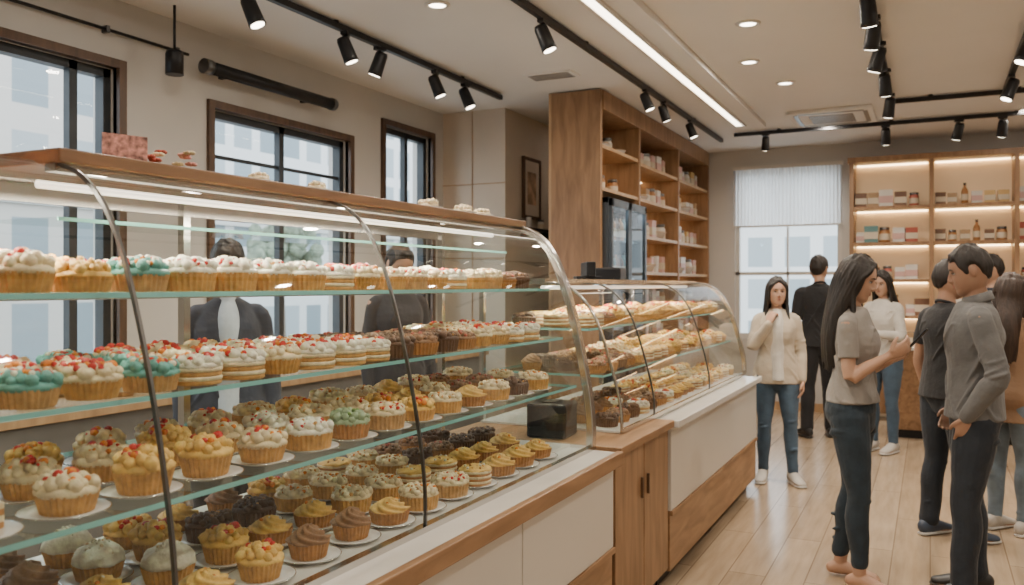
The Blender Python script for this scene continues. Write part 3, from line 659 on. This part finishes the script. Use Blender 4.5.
bm=B(); bx(bm,-.012,.004,-.17,.17,-.27,.27); part(r,'mount',bm,M['beige'])
bm=B(); bx(bm,.004,.006,-.10,.10,-.16,.16); part(r,'print',bm,mat('print_abstract',(.45,.30,.20),.7,ns=9,na=.5))
r=T('floating_shelf','narrow dark floating wall shelf','shelf',(-3.55,7.6,2.02))
bm=B(); bx(bm,0,.16,-.35,.35,0,.025); part(r,'board',bm,M['black'])
boxes(r,'bracket',[(0,.12,-.2,-.18,-.06,0),(0,.12,.18,.2,-.06,0)],M['black'])
for y in (7.42,7.7): place(['cups','jar_white'],-3.47,y,2.045,0,'cups on the floating shelf',.8)
# ---------------------------------------------------------------- end-wall shelf unit
r=T('display_shelving','wooden display shelving with warm lit compartments','shelving',(0,0,0))
xs=[-.816,-.01,.79,1.59]; ya,yb=10.25,10.58
boxes(r,'upright_panel',[(x,x+.045,ya,yb,0,2.87) for x in xs],M['woodZ'],bevel=.003)
M['warmback']=mat('back_board_painted_glow',(.76,.56,.34),.8,ns=2,na=.05,emit=.20)  # warm shelf light put into the board's pale colour and own emission
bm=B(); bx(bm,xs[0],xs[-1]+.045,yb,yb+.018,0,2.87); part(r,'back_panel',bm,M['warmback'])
bm=B(); bx(bm,xs[0]-.02,xs[-1]+.065,ya-.01,yb,2.87,2.93); part(r,'top_board',bm,M['woodZ'],bevel=.003)
ZZ=(.80,1.13,1.53,1.94,2.34)
for a,b in zip(xs[:-1],xs[1:]):
    for z in ZZ:
        bm=B(); bx(bm,a+.045,b,ya+.01,yb,z,z+.035); s=part(r,'shelf',bm,M['woodZ'])
    for z in ZZ[1:]+(2.87,):
        bm=B(); bx(bm,a+.06,b-.015,yb-.03,yb-.015,z-.014,z-.001); part(r,'led_strip',bm,M['ledshelf'])
    bm=B(); bx(bm,a+.05,b-.005,ya-.02,ya+.01,.08,.79); part(r,'base_door',bm,M['woodZ'],bevel=.003)
    for z in ZZ:
        x=a+.11
        while x<b-.06:
            sc_=R.choice((.9,1.0,1.2,1.4)); k_=R.choice(['box_kraft','box_white','box_red','box_brown','box_gold','jar_amber','jar_white','jar_red','box_white','box_kraft','box_brown','bottle_amber','box_teal'])
            dup(PD[k_],(x,ya+.14,z+.035),R.uniform(-.12,.12),sc_ if 'bottle' not in k_ else .95,group='products on the end wall shelving')
            x+=.058*sc_+R.uniform(.055,.07)
r=T('service_counter','low wooden service counter with a stone top','counter',(.28,9.4,0))
bm=B(); bx(bm,-.66,.66,-.22,.22,.08,.86); part(r,'body',bm,M['woodY'],bevel=.004)
bm=B(); bx(bm,-.69,.69,-.25,.25,.86,.89); part(r,'top',bm,M['marble'],bevel=.003)
bm=B(); bx(bm,-.63,.63,-.2,.2,0,.08); part(r,'plinth',bm,M['black'])
for x in (-.2,.0,.25,.5,.7): place(['box_kraft','jar_amber','bowl'],x,9.4,.89,0,'items on the service counter',1)
r=T('back_counter','grey back counter under the windows','counter',(0,0,0))
bm=B(); bx(bm,XL+.07,-3.68,.6,6.9,.08,.86); part(r,'body',bm,mat('grey_laminate',(.16,.155,.15),.5),bevel=.004)
bm=B(); bx(bm,XL+.065,-3.64,.58,6.92,.86,.90); part(r,'worktop',bm,M['woodL'],bevel=.003)
bm=B(); bx(bm,XL+.07,-3.74,.62,6.88,0,.08); part(r,'plinth',bm,M['black'])
for i in range(9): place(['cups','jar_white','bowl','box_white','jar_amber','box_kraft'],-3.92,2.2+i*.5,.90,R.uniform(0,1),'containers on the back counter',1.3)
for k,p in PD.items():
    for c in list(p.children): bpy.data.objects.remove(c)
    bpy.data.objects.remove(p)
# ---------------------------------------------------------------- things on top of the case
ZT=1.775
r=T('table_card','small pink floral card standing on the case','card',(-1.66,1.36,ZT),math.radians(70))
bm=B(); bx(bm,-.05,.05,-.002,.002,0,.070); part(r,'card',bm,mat('floral_card',(.50,.24,.20),.7,ns=70,na=.8))
bm=B(); bx(bm,-.045,.045,-.012,.012,0,.006); part(r,'foot',bm,M['woodD'])
r=T('flower_posy','little posy of pink and cream flowers','flowers',(-1.67,1.50,ZT))
bm=B(); R3=random.Random(5)
for i in range(9):
    c=V((R3.uniform(-.03,.03),R3.uniform(-.07,.07),.02+R3.uniform(0,.03)))
    for j in range(5):
        a=j*1.257; sph(bm,c+V((math.cos(a)*.008,math.sin(a)*.008,.004)),(.008,.008,.005),6,4,mi=i%3)
part(r,'petals',bm,[F['pink'],F['cream'],F['redp']])
bm=B()
for i in range(8):
    a=R3.uniform(0,6.28); tube(bm,[(0,R3.uniform(-.06,.06),.003),(math.cos(a)*.03,math.sin(a)*.07,.012)],[(.006,.002),(.003,.001)],6,n=1)
part(r,'leaves',bm,F['green'])
def meringue(label,loc,s):
    r=T('meringue',label,'pastry',loc,R.uniform(0,3),group='pastries on the case top')
    bm=f_piped(.034*s,.005,.010*s,12,.010); part(r,'meringue_body',bm,F['cream'])
    bm=B(); lathe(bm,[(0,0),(.04*s,0),(.048*s,.004),(0,.004)],30,fn=lambda t,a,k,rr,z:(rr*(1+.04*(k%2)),z)); part(r,'doily',bm,M['china'])
for y,s in ((1.74,.8),(1.98,.8),(2.60,1.05),(2.84,1.15),(3.0,1.0)): meringue('pale meringue on a paper doily',(-1.61,y,ZT),s)
# ---------------------------------------------------------------- people
def bake(bm,vox,it=3,disp=0,mats=None,name='m',dscale=.12):
    bmesh.ops.recalc_face_normals(bm,faces=bm.faces)
    me=bpy.data.meshes.new('tmp'); bm.to_mesh(me); bm.free()
    o=bpy.data.objects.new('tmp',me); COL.objects.link(o)
    m=o.modifiers.new('r','REMESH'); m.mode='VOXEL'; m.voxel_size=vox; m.use_smooth_shade=True
    if disp:
        t=bpy.data.textures.new('c','CLOUDS'); t.noise_scale=dscale; t.noise_depth=1; d=o.modifiers.new('d','DISPLACE'); d.texture=t; d.strength=disp; d.mid_level=.5
    m=o.modifiers.new('s','SMOOTH'); m.factor=.5; m.iterations=it
    bpy.context.view_layer.update()
    dg=bpy.context.evaluated_depsgraph_get()
    out=bpy.data.meshes.new_from_object(o.evaluated_get(dg)); out.name=name
    bpy.data.objects.remove(o); bpy.data.meshes.remove(me)
    out.materials.clear()
    for q in (mats if isinstance(mats,list) else [mats]): out.materials.append(q)
    for p in out.polygons: p.use_smooth=True; p.material_index=0
    return out
SKIN=[mat('skin_light',(.47,.28,.19),.5,ns=12,na=.06,sub=.05),mat('skin_tan',(.36,.205,.135),.5,ns=12,na=.06,sub=.05)]
HAIR=mat('hair_dark',(.014,.010,.008),.52,ns=60,na=.5,bump=.5,bs=70,st=(1,1,.06))
HAIRB=mat('hair_brown',(.035,.019,.012),.52,ns=60,na=.5,bump=.5,bs=70,st=(1,1,.06))
LIP=mat('lips',(.34,.13,.10),.5); EYEW=mat('eye_white',(.50,.47,.45),.25,na=.02); IRIS=mat('iris_dark',(.02,.012,.008),.2)
def hand(bm,W,d,n,ts,curl,k=1):
    d=V(d).normalized(); n=V(n); n=(n-d*n.dot(d)).normalized(); l=d.cross(n)
    tube(bm,[W-d*.02,W,W+d*.03,W+d*.07,W+d*.088],[(.022,.017),(.025,.017),(.034,.016),(.038,.015),(.036,.012)],12,ref=l,n=2)
    for i,(off,ln) in enumerate(zip((.028,.0095,-.0095,-.027),(.070,.078,.073,.056))):
        p=W+d*.083+l*ts*off; pts=[p]; ang=.15
        for s in (.42,.32,.26):
            ang+=curl*(1+.08*i); dd=(d*math.cos(ang)+n*math.sin(ang)).normalized(); p=p+dd*ln*s; pts.append(p)
        tube(bm,pts,[.0090,.0085,.0078,.0065],8,ref=l,n=2)
    p=W+d*.028+l*ts*.026; e=(d*.72+l*ts*.62+n*.35).normalized(); e2=(d*.85+l*ts*.2+n*.5).normalized()
    tube(bm,[p-e*.01,p+e*.035,p+e*.035+e2*.03],[.014,.0105,.008],8,ref=n,n=2)
FPROF=[(.117,.0),(.095,.052),(.070,.074),(.045,.083),(.030,.086),(.012,.080),(-.005,.081),(-.030,.083),(-.045,.084),(-.062,.084),(-.072,.080),(-.085,.083),(-.097,.080),(-.110,.066),(-.118,.03)]
def interp(pts,x,rev=False):
    for (a,b),(c,d) in zip(pts[:-1],pts[1:]):
        lo,hi=(c,a) if rev else (a,c)
        if lo<=x<=hi: return b+(d-b)*(x-a)/(c-a)
    return pts[-1][1]
HLS=[(0,.070),(.55,.066),(.95,.050),(1.15,.010),(1.35,-.022),(1.50,-.020),(1.58,.022),(1.85,.020),(2.1,-.030),(2.6,-.062),(3.2,-.068)]
HLL=[(0,.082),(.5,.064),(.9,.030),(1.2,-.02),(1.4,-.09),(3.2,-.12)]
TM=[(.84,.125,.095,0),(.90,.160,.112,-.005),(.97,.155,.105,0),(1.06,.140,.097,0),(1.16,.147,.103,.005),(1.27,.170,.117,.005),(1.35,.170,.100,0),(1.405,.118,.076,-.005),(1.44,.058,.056,-.005)]
TF=[(.84,.125,.10,0),(.90,.168,.118,-.012),(.97,.155,.105,-.002),(1.06,.120,.085,0),(1.15,.125,.09,.004),(1.25,.142,.110,.016),(1.34,.138,.086,.002),(1.40,.096,.068,-.004),(1.435,.052,.050,-.004)]
def person(label,loc,face,H=1.7,fem=False,armR=None,armL=None,feet=None,head=(0,0),top=None,sleeve='long',hem=.86,loose=.012,pants=None,hair='short',hairm=None,shoe=None,skin=0,vox=.006,inner=None,plen=.10,coat=False,polo=False,front=0):
    rz=math.atan2(-face[0],face[1]); k=H/1.7
    root=T('person',label,'person',loc,rz)
    TT=TF if fem else TM; SW=.142 if fem else .170; af=.86 if fem else 1.0
    SR=V((SW,0,1.365)); SL=V((-SW,0,1.365))
    dR=(V((SW+.055,-.02,1.09)),V((SW+.06,.05,.85)),(0,.15,-1),(-1,0,0),.25)
    dL=(V((-SW-.055,-.02,1.09)),V((-SW-.06,.05,.85)),(0,.15,-1),(1,0,0),.25)
    aR=armR or dR; aL=armL or dL
    feet=feet or ((.10,0,0),(-.10,0,0))
    body=B()
    tube(body,[(0,y,z) for z,rx,ry,y in TT],[(rx,ry) for z,rx,ry,y in TT],24,n=3)
    tube(body,[(0,-.012,1.38),(0,-.010,1.45),(0,.008,1.53)],[(.060,.055),(.050,.052),(.050,.054)] if not fem else [(.05,.048),(.042,.045),(.042,.048)],16,n=3)
    for sh,(E,W,d,n,cu),ts in ((SR,aR,1),(SL,aL,-1)):
        E=V(E);W=V(W)
        tube(body,[sh+V((-ts*.03,0,0)),sh+V((ts*.010,0,-.012)),sh.lerp(E,.4),E,E.lerp(W,.3),E.lerp(W,.7),W],[.042*af,.048*af,.045*af,.037*af,.040*af,.031*af,.023*af],14,n=3)
        hand(body,W,d,n,ts,cu)
    legs=[]
    for (fx,fy,yaw),s in zip(feet,(1,-1)):
        hip=V((s*.088,0,.88)); A=V((fx,fy,.085)); kn=hip.lerp(A,.51)+V((0,.022,0))
        pts=[hip,hip.lerp(kn,.35),hip.lerp(kn,.7),kn,kn.lerp(A,.28)+V((0,-.012,0)),kn.lerp(A,.65),A]
        rr=[.090,.084,.068,.054,.056,.044,.036]
        if fem: rr=[.092,.083,.066,.050,.053,.040,.032]
        legs.append((pts,rr,A,yaw))
        tube(body,pts,rr,16,n=3)
        c,sn=math.cos(yaw),math.sin(yaw)
        def fp(a,b,z): return V((A.x+a*c-b*sn,A.y+a*sn+b*c,z))
        tube(body,[fp(0,-.045,.04),fp(0,0,.05),fp(0,.07,.038),fp(0,.13,.024),fp(0,.175,.018)],[(.028,.030),(.032,.040),(.038,.030),(.044,.020),(.034,.012)],14,n=2)
        if shoe is None:
            for ti in range(5): tube(body,[fp(-.034+ti*.017,.165,.013),fp(-.036+ti*.018,.193-abs(ti-(1 if s>0 else 3))*.004,.010)],[.010,.008],8,n=1)
    HM=Matrix.Translation((0,.022,1.585))@Matrix.Rotation(head[0],4,'Z')@Matrix.Rotation(head[1],4,'X')
    W_=.073 if fem else .077
    def hf(d,p):
        z=d.z*.118; t=max(0,-d.z)
        wx=math.sqrt(max(0,1-d.z*d.z))
        if d.z<0: wx=(1-.22*t-.30*t**4)*math.sqrt(max(0,1-t**5))
        h_=math.hypot(d.x,d.y)
        if h_<1e-6: return V((0,.02 if d.z<0 else 0,z))
        cx,cy=d.x/h_,d.y/h_
        x=cx*W_*wx
        if cy>=0:
            y=interp(FPROF,z,True)*(cy**.78)
            for s in (-1,1):
                y-=.0085*math.exp(-((x-s*.030)/.014)**2-((z-.006)/.012)**2)
                y+=.004*math.exp(-((x-s*.040)/.016)**2-((z+.025)/.018)**2)
        else:
            back=.098*wx if d.z>=0 else .098*(1-.55*t)*math.sqrt(max(0,1-t**4))
            y=cy*back
        return V((x,y,z))
    nb=len(body.verts)
    sph(body,(0,0,0),1,48,44,fn=hf)
    tube(body,[(0,.076,.024),(0,.086,.006),(0,.095,-.014),(0,.0985,-.024),(0,.089,-.034)],[.0055,.0065,.0080,.0085,.007],10,n=3)
    for sx in (-1,1):
        sph(body,(sx*.0095,.0885,-.027),(.0065,.0080,.0060),8,6)
        sph(body,(sx*(W_+.001),-.008,-.004),(.006,.015,.028),10,10,fn=lambda d,p:V((p.x,p.y*(1-.25*max(0,-d.z)),p.z)))
    tube(body,[(-.020,.076,-.054),(0,.0845,-.054),(.020,.076,-.054)],[.003,.0045,.003],8,ref=(0,0,1),n=2)
    body.verts.ensure_lookup_table()
    for v in body.verts[nb:]: v.co=HM@v.co
    def fin(bmx):
        for v in bmx.verts: v.co=v.co*k
        return bmx
    part(root,'body',bake(fin(body),.0042 if vox<.0065 else .006,2,0,SKIN[skin],'body'),None)
    for sx in (-1,1):
        e=B(); sph(e,(sx*.030,.0685,.006),(.0130,.0095,.0052),12,8,0); sph(e,(sx*.030,.0750,.006),(.0052,.0036,.0050),8,6,1)
        tube(e,[(sx*.016,.0755,.0075),(sx*.029,.079,.0118),(sx*.044,.070,.0080)],[.0015,.0019,.0012],6,n=2,mi=1)
        for v in e.verts: v.co=HM@v.co
        part(root,'eye',fin(e),[EYEW,IRIS])
        e=B(); tube(e,[(sx*.014,.0845,.025),(sx*.030,.0835,.030),(sx*.046,.072,.025)],[(.0025,.002),(.003,.0022),(.0012,.001)],6,ref=(0,0,1),n=3)
        for v in e.verts: v.co=HM@v.co
        part(root,'eyebrow',fin(e),hairm or HAIR)
    e=B(); tube(e,[(-.020,.0765,-.0535),(-.007,.0855,-.0515),(0,.0862,-.0530),(.007,.0855,-.0515),(.020,.0765,-.0535)],[.0010,.0032,.0028,.0032,.0010],8,ref=(0,0,1),n=3)
    tube(e,[(-.016,.0785,-.0565),(0,.0860,-.0600),(.016,.0785,-.0565)],[.0010,.0040,.0010],8,ref=(0,0,1),n=3)
    for v in e.verts: v.co=HM@v.co
    part(root,'mouth',fin(e),LIP)
    h=B(); R4=random.Random(int(H*1000)+len(label)); short=hair!='long'
    def hr(d,p):
        q=hf(d,p); ang=math.atan2(abs(d.x),d.y)
        hl=interp(HLS if short else HLL,ang)
        t=max(0,min(1,(q.z-hl)/(.022 if short else .014)+.2))
        tz=min(.8,max(0,d.z))
        th=(.006+.011*tz+(.004 if ang>1.8 else 0)) if short else (.009+.008*tz+.004*(ang>1.5))
        th*=1+.20*math.sin(d.x*13)*math.cos(d.y*8)+.12*math.sin(d.y*21+d.x*9)
        n=V((d.x,d.y,d.z*1.1)).normalized()
        return q+n*(th*t-.010*(1-t))
    sph(h,(0,0,0),1,72,60,fn=hr)
    if short:
        for i in range(30):
            a=-1.15+2.3*i/29; x0=math.sin(a)
            ja=R4.uniform(-.005,.005); L_=R4.uniform(.85,1.0)
            tube(h,[(x0*.050,-.045,.108-.018*x0*x0),(x0*.056+ja,-.005,.121-.028*x0*x0),(x0*.058+.004+ja,.035,.114-.032*x0*x0),(x0*.060+.007+ja,.062*L_,.093-.026*x0*x0),(x0*.060+.010+ja,.076*L_,.078-.020*x0*x0)],[.006,.0075,.007,.005,.0025],6,n=3)
    for v in h.verts: v.co=HM@v.co
    if hair=='long':
        for sx in (-1,1):
            for i in range(16):
                u=i/15; a=.35+u*2.55
                X=sx*math.sin(a)*.080; Y=math.cos(a)*.092-.004
                st=HM@V((sx*.004,.060-.12*u,.112-.012*abs(u-.45)*2))
                m1=HM@V((X*.80,Y*.86,.078)); m2=HM@V((X*1.03,Y*1.02-.004,.012)); m3=HM@V((X*1.06,Y*1.0-.012,-.06))
                if u<.22:
                    X2=sx*.085; f_=front; e1=V((X2,.020+f_*.3-.03*u,1.42)); e2=V((X2*1.1,.030+f_*.6-.05*u,1.32)); e3=V((X2,.020+f_,1.23+R4.uniform(-.02,.02)))
                    m2=HM@V((sx*.076,.034,.012)); m3=HM@V((sx*.080,.022,-.06)); m1=HM@V((sx*.060,.058,.062))
                else:
                    X2=sx*math.sin(a)*.098; Yb=min(-.02,Y*.75-.045); e1=V((X2,Yb-.012,1.41)); e2=V((X2*1.04,Yb-.030,1.28)); e3=V((X2*.92,Yb-.030,1.12+R4.uniform(-.02,.03)))
                j=V((R4.uniform(-.003,.003),R4.uniform(-.003,.003),0))
                tube(h,[st,m1+j,m2+j,m3-j,e1+j,e2-j,e3],[.009,.012,.013,.013,.014,.013,.004],8,n=4)
        tube(h,[HM@V((0,-.05,.03)),HM@V((0,-.06,-.05)),V((0,-.085,1.40)),V((0,-.105,1.27)),V((0,-.105,1.16))],[(.06,.045),(.068,.04),(.078,.028),(.075,.022),(.05,.010)],20,n=3)
    if hair=='tied':
        tube(h,[HM@V((0,-.10,.04)),HM@V((0,-.135,.02)),HM@V((0,-.14,-.06))],[.026,.03,.012],12,n=2)
    part(root,'hair',bake(fin(h),.0034 if vox<.0065 else .0045,1,0,hairm or HAIR,'hair'),None)
    pt=B(); infl=.008
    tube(pt,[(0,y,z) for z,rx,ry,y in TT[:4]],[(rx+infl,ry+infl) for z,rx,ry,y in TT[:4]],24,n=3)
    for pts,rr2,A,yaw in legs:
        ex=[.010,.010,.010,.012,.011,.016,.022]
        P4=pts[:-1]+[V((A.x,A.y+.0,max(plen,.085)))]
        tube(pt,P4,[a+b*(1 if not fem else .55) for a,b in zip(rr2,ex)],18,n=3)
        for j in range(9):
            q=P4[3] if j%3==0 else (P4[-1] if j%3==1 else P4[0]); zz=q.z+(.03*(j/3-1) if j%3==0 else (.02+.022*j if j%3==1 else -.05-.02*j/3))
            rad=(.058,.046,.088)[j%3]
            if fem: rad*=.88 if j%3<2 else 1
            a0=R4.uniform(0,6.28)
            arc=[V((q.x+math.cos(a0+t)*rad,q.y+math.sin(a0+t)*rad,zz+.016*math.sin(t))) for t in (0,.45,.9,1.35,1.8)]
            tube(pt,arc,[.004,.009,.011,.009,.004],8,n=2)
    part(root,'trousers',bake(fin(pt),min(vox,.006),3,.008,pants,'trousers',.11),None)
    st=B()
    rows=[t for t in TT if t[0]>hem+.02 and t[0]<1.39]
    z0=rows[0]; base=(hem,max(z0[1],.150)+.006,max(z0[2],.108)+.006,z0[3])
    rows=[base]+rows
    wid=lambda z,rx,ry:(max(rx,.135 if not fem else .122)+loose+(.010 if z<1.1 else 0),ry+loose+(.008 if z<1.1 else 0))
    tp=TT[-2]
    tube(st,[(0,y,z) for z,rx,ry,y in rows]+[(0,tp[3],tp[0]+.004),(0,-.008,1.432),(0,-.008,1.446)],[wid(z,rx,ry) for z,rx,ry,y in rows]+[(tp[1]+.014,tp[2]+.014),(.084 if not fem else .072,.070 if not fem else .062),(.062 if not fem else .053,.060 if not fem else .052)],28,n=3,cap=False)
    def spt(a,z):
        for r0,r1 in zip(rows[:-1],rows[1:]):
            if r0[0]<=z<=r1[0]:
                t=(z-r0[0])/(r1[0]-r0[0]); w0=wid(*r0[:3]); w1=wid(*r1[:3])
                return V((math.cos(a)*(w0[0]*(1-t)+w1[0]*t),math.sin(a)*(w0[1]*(1-t)+w1[1]*t)+r0[3],z))
        return V((math.cos(a)*.15,math.sin(a)*.11,z))
    for j in range(18):
        a0=R4.uniform(0,6.28); zz=R4.uniform(hem+.03,1.26)
        s=R4.choice((-1,1)); arc=[spt(a0+t*.20,min(1.33,max(hem+.01,zz+s*t*.045))) for t in range(5)]
        tube(st,arc,[.003,.008,.011,.008,.003],8,n=2)
    for sh,(E,W,d,n,cu),ts in ((SR,aR,1),(SL,aL,-1)):
        E=V(E);W=V(W); i0=loose*.7
        if sleeve=='long':
            sp0=[sh+V((-ts*.045,0,.004)),sh+V((ts*.002,0,-.012)),sh.lerp(E,.4),E,E.lerp(W,.3),E.lerp(W,.7),E.lerp(W,.97)]
            tube(st,sp0,[.042*af+i0,.047*af+i0,.047*af+i0,.041*af+i0,.042*af+i0,.035*af+i0,.027*af+i0],16,n=3)
            ax2=(E-sh).normalized(); o1=ax2.orthogonal().normalized(); o2=ax2.cross(o1)
            for j in range(6):
                c_=E-ax2*(.01+.022*j); rad=.042*af+i0; a0=R4.uniform(0,6.28)
                arc=[c_+(o1*math.cos(a0+t)+o2*math.sin(a0+t))*rad+ax2*.016*math.sin(t) for t in (0,.6,1.2,1.8,2.4)]
                tube(st,arc,[.003,.0075,.009,.0075,.003],8,n=2)
        else:
            tube(st,[sh+V((-ts*.045,0,.004)),sh+V((ts*.002,0,-.012)),sh.lerp(E,.35),sh.lerp(E,.66)],[.042*af+i0,.047*af+i0,.049*af+i0,.050*af+i0],16,n=3,cap=False)
    part(root,'coat' if coat else 'shirt',bake(fin(st),min(vox,.006),3,.008,top,'shirt',.10),None)
    if inner:
        st=B(); tube(st,[(0,.03,hem+.03),(0,.032,1.1),(0,.045,1.26),(0,.03,1.36),(0,.010,1.435)],[(.075,.115+loose),(.07,.085+loose),(.07,.098+loose),(.055,.085+loose),(.045,.05)],18,n=3,cap=False)
        part(root,'inner_top',bake(fin(st),max(vox,.006),2,0,inner,'inner'),None)
    else:
        cb=B(); n=24; pf=[(.052,1.435),(.062,1.436),(.060,1.450),(.052,1.453)] if not polo else [(.054,1.435),(.074,1.432),(.077,1.438),(.062,1.474),(.057,1.476),(.054,1.46)]
        lathe(cb,pf,n,c=(0,-.010,0),fn=lambda t,a,kk,r,z:(r*(1 if not fem else .88),z-.018*math.sin(a))); part(root,'collar',fin(cb),top)
    if shoe:
        for pts,rr2,A,yaw in legs:
            c,sn=math.cos(yaw),math.sin(yaw)
            def fp(a,b,z): return V((A.x+a*c-b*sn,A.y+a*sn+b*c,z))
            s1=B(); tube(s1,[fp(0,-.05,.055),fp(0,0,.062),fp(0,.08,.048),fp(0,.14,.036),fp(0,.185,.030)],[(.034,.045),(.040,.052),(.045,.036),(.048,.026),(.036,.018)],16,n=3)
            tube(s1,[fp(0,-.005,.06),fp(0,-.008,.10)],[.044,.045],14,n=1,cap=False)
            s=part(root,'shoe',bake(fin(s1),.006,3,0,shoe[0],'shoe'),None)
            s2=B(); tube(s2,[fp(0,-.06,.013),fp(0,0,.013),fp(0,.09,.013),fp(0,.15,.013),fp(0,.195,.015)],[(.032,.012),(.038,.012),(.044,.012),(.048,.012),(.034,.011)],16,n=3); part(s,'sole',fin(s2),shoe[1])
    return root,rz,k
def cloth(n,c,na=.08,ns=14): return mat(n,c,.85,ns=ns,na=na,bump=.4,bs=18,bd=.02,sheen=.1)
greyT=cloth('cloth_grey_tee',(.25,.23,.21)); greyS=cloth('cloth_grey_sweater',(.13,.13,.13),.08)
jeanT=cloth('denim_dark',(.015,.028,.042),.2); jeanN=cloth('cloth_navy_trousers',(.014,.020,.030),.15); jeanB=cloth('denim_blue',(.05,.085,.13),.2); jeanL=cloth('denim_light',(.16,.21,.26),.2)
blk=cloth('cloth_black',(.014,.014,.016)); beige=cloth('cloth_cream_cardigan',(.47,.40,.31)); wht=cloth('cloth_white',(.58,.55,.50)); tan=cloth('cloth_tan_coat',(.28,.17,.10)); suit=cloth('cloth_dark_suit',(.020,.027,.045)); stafft=cloth('cloth_staff_black',(.022,.022,.027))
shW=(mat('shoe_white',(.5,.47,.43),.5),mat('sole_white',(.6,.58,.55),.6)); shB=(mat('shoe_black',(.02,.02,.02),.4),mat('sole_dark',(.04,.035,.03),.6)); shN=(mat('shoe_blue',(.05,.07,.11),.5),shW[1])
p1=person('woman in a grey t-shirt and dark jeans holding a phone',(-.35,4.60,0),(1,-.12),1.64,True,
  armR=(V((.175,.02,1.09)),V((.085,.19,1.20)),(-.25,.75,.45),(-.75,.0,.45),.40),
  armL=(V((-.175,.02,1.09)),V((-.065,.18,1.17)),(.30,.75,.40),(.5,-.1,.8),.40),
  feet=((.09,.05,-.1),(-.08,-.08,.15)),head=(0,-.32),top=greyT,sleeve='short',hem=.95,loose=.010,pants=jeanT,hair='long',vox=.005,plen=.14)
pm=Matrix.Translation((-.35,4.60,0))@Matrix.Rotation(p1[1],4,'Z')
r=T('phone','black smartphone held in both hands','phone',pm@V((.005,.295,1.235)))
r.rotation_euler=(math.radians(-40),0,p1[1])
bm=B(); bx(bm,-.036,.036,-.004,.004,-.07,.07); part(r,'body',bm,M['black'],bevel=.003)
bm=B(); bx(bm,-.033,.033,-.0052,-.0042,-.065,.065); part(r,'screen',bm,mat('phone_screen',(.10,.12,.15),.1))
person('man in a grey sweater and navy trousers, hand in pocket',(.19,4.62,0),(-1,-.10),1.68,False,
  armL=(V((-.240,-.06,1.10)),V((-.175,.06,.90)),(.25,.10,-.95),(1,0,0),.3),
  armR=(V((.24,-.05,1.09)),V((.20,.06,.90)),(-.1,.4,-.8),(-1,0,0),.4),
  feet=((.11,-.02,-.15),(-.10,.06,.15)),head=(-.05,-.28),top=greyS,hem=.88,loose=.012,pants=jeanN,hair='short',shoe=shB,skin=1,vox=.005,polo=True)
person('woman in a cream cardigan and jeans, hand at chin',(-1.06,6.76,0),(.25,-1),1.55,True,
  armR=(V((.20,.05,1.12)),V((.075,.165,1.33)),(-.35,-.25,.9),(-.6,-.7,.1),.6),
  feet=((.11,.02,-.25),(-.12,.10,.3)),head=(.15,-.05),top=beige,hem=.82,loose=.016,pants=jeanB,hair='long',shoe=shW,inner=wht,coat=True,front=.07)
person('man in black clothes seen from behind',(-.98,8.85,0),(-.35,1),1.78,False,
  armR=(V((.245,-.02,1.10)),V((.20,.18,.98)),(-.3,.9,0),(-.6,0,-.6),.3),head=(-.5,0),
  feet=((.11,.03,-.2),(-.12,-.03,.3)),top=blk,hem=.86,pants=blk,hair='short',shoe=shB,skin=0,vox=.007)
person('woman with long dark hair in a white blouse',(-.38,8.35,0),(-.5,-1),1.62,True,
  armL=(V((-.2,.05,1.1)),V((-.06,.22,1.12)),(.5,.6,0),(.3,-.3,.6),.4),head=(.1,-.2),
  top=wht,hem=.90,loose=.014,pants=jeanB,hair='long',shoe=shW,vox=.007)
person('man in a black t-shirt standing close to the group',(.09,5.65,0),(.75,.6),1.64,False,head=(-.3,-.1),
  top=blk,sleeve='short',hem=.87,pants=jeanN,hair='short',shoe=shN,skin=1,vox=.007,feet=((.11,.04,-.2),(-.1,-.05,.2)))
person('person with short dark hair in a dark jacket',(.46,8.0,0),(-1,-.1),1.74,False,top=suit,hem=.84,loose=.018,pants=jeanN,hair='short',shoe=shB,vox=.008)
person('woman with long brown hair in a tan coat',(.43,5.95,0),(.6,.8),1.56,True,
  top=tan,hem=.74,loose=.018,pants=jeanL,hair='long',hairm=HAIRB,shoe=shW,vox=.006,head=(-.4,-.1),coat=True,
  armR=(V((.19,.04,1.1)),V((.12,.22,1.05)),(-.4,.8,0),(-.5,0,.6),.4))
person('bakery assistant in a dark jacket and blue shirt',(-2.95,2.98,0),(1,-.9),1.70,True,top=suit,hem=.84,loose=.012,pants=blk,hair='short',shoe=shB,vox=.007,inner=cloth('cloth_pale_blue',(.42,.48,.54)),coat=True,head=(0,-.45))
person('bakery assistant in a dark shirt behind the case',(-2.95,4.40,0),(1,-.7),1.74,True,top=stafft,hem=.84,loose=.008,pants=blk,hair='tied',shoe=shB,vox=.007,head=(.1,-.45))
# ---------------------------------------------------------------- lighting
w=bpy.data.worlds.new('world'); SC.world=w; w.use_nodes=True
bg=w.node_tree.nodes['Background']; bg.inputs[0].default_value=(.84,.92,1,1); bg.inputs[1].default_value=5.2
s=light('sun','SUN',(0,0,10),1.5,(1,.95,.88),.1,(math.radians(50),0,math.radians(-60)))
# ---------------------------------------------------------------- camera
cd=bpy.data.cameras.new('camera'); cam=bpy.data.objects.new('camera',cd); COL.objects.link(cam)
cam.location=(0,0,1.5); cam.rotation_euler=(math.radians(90),0,math.radians(26.2)); cd.sensor_width=36; cd.lens=850/1024*36; cd.shift_y=-7.5/1024
cd.clip_start=.05
cd.dof.use_dof=True; cd.dof.focus_distance=2.8; cd.dof.aperture_fstop=4.0
SC.camera=cam
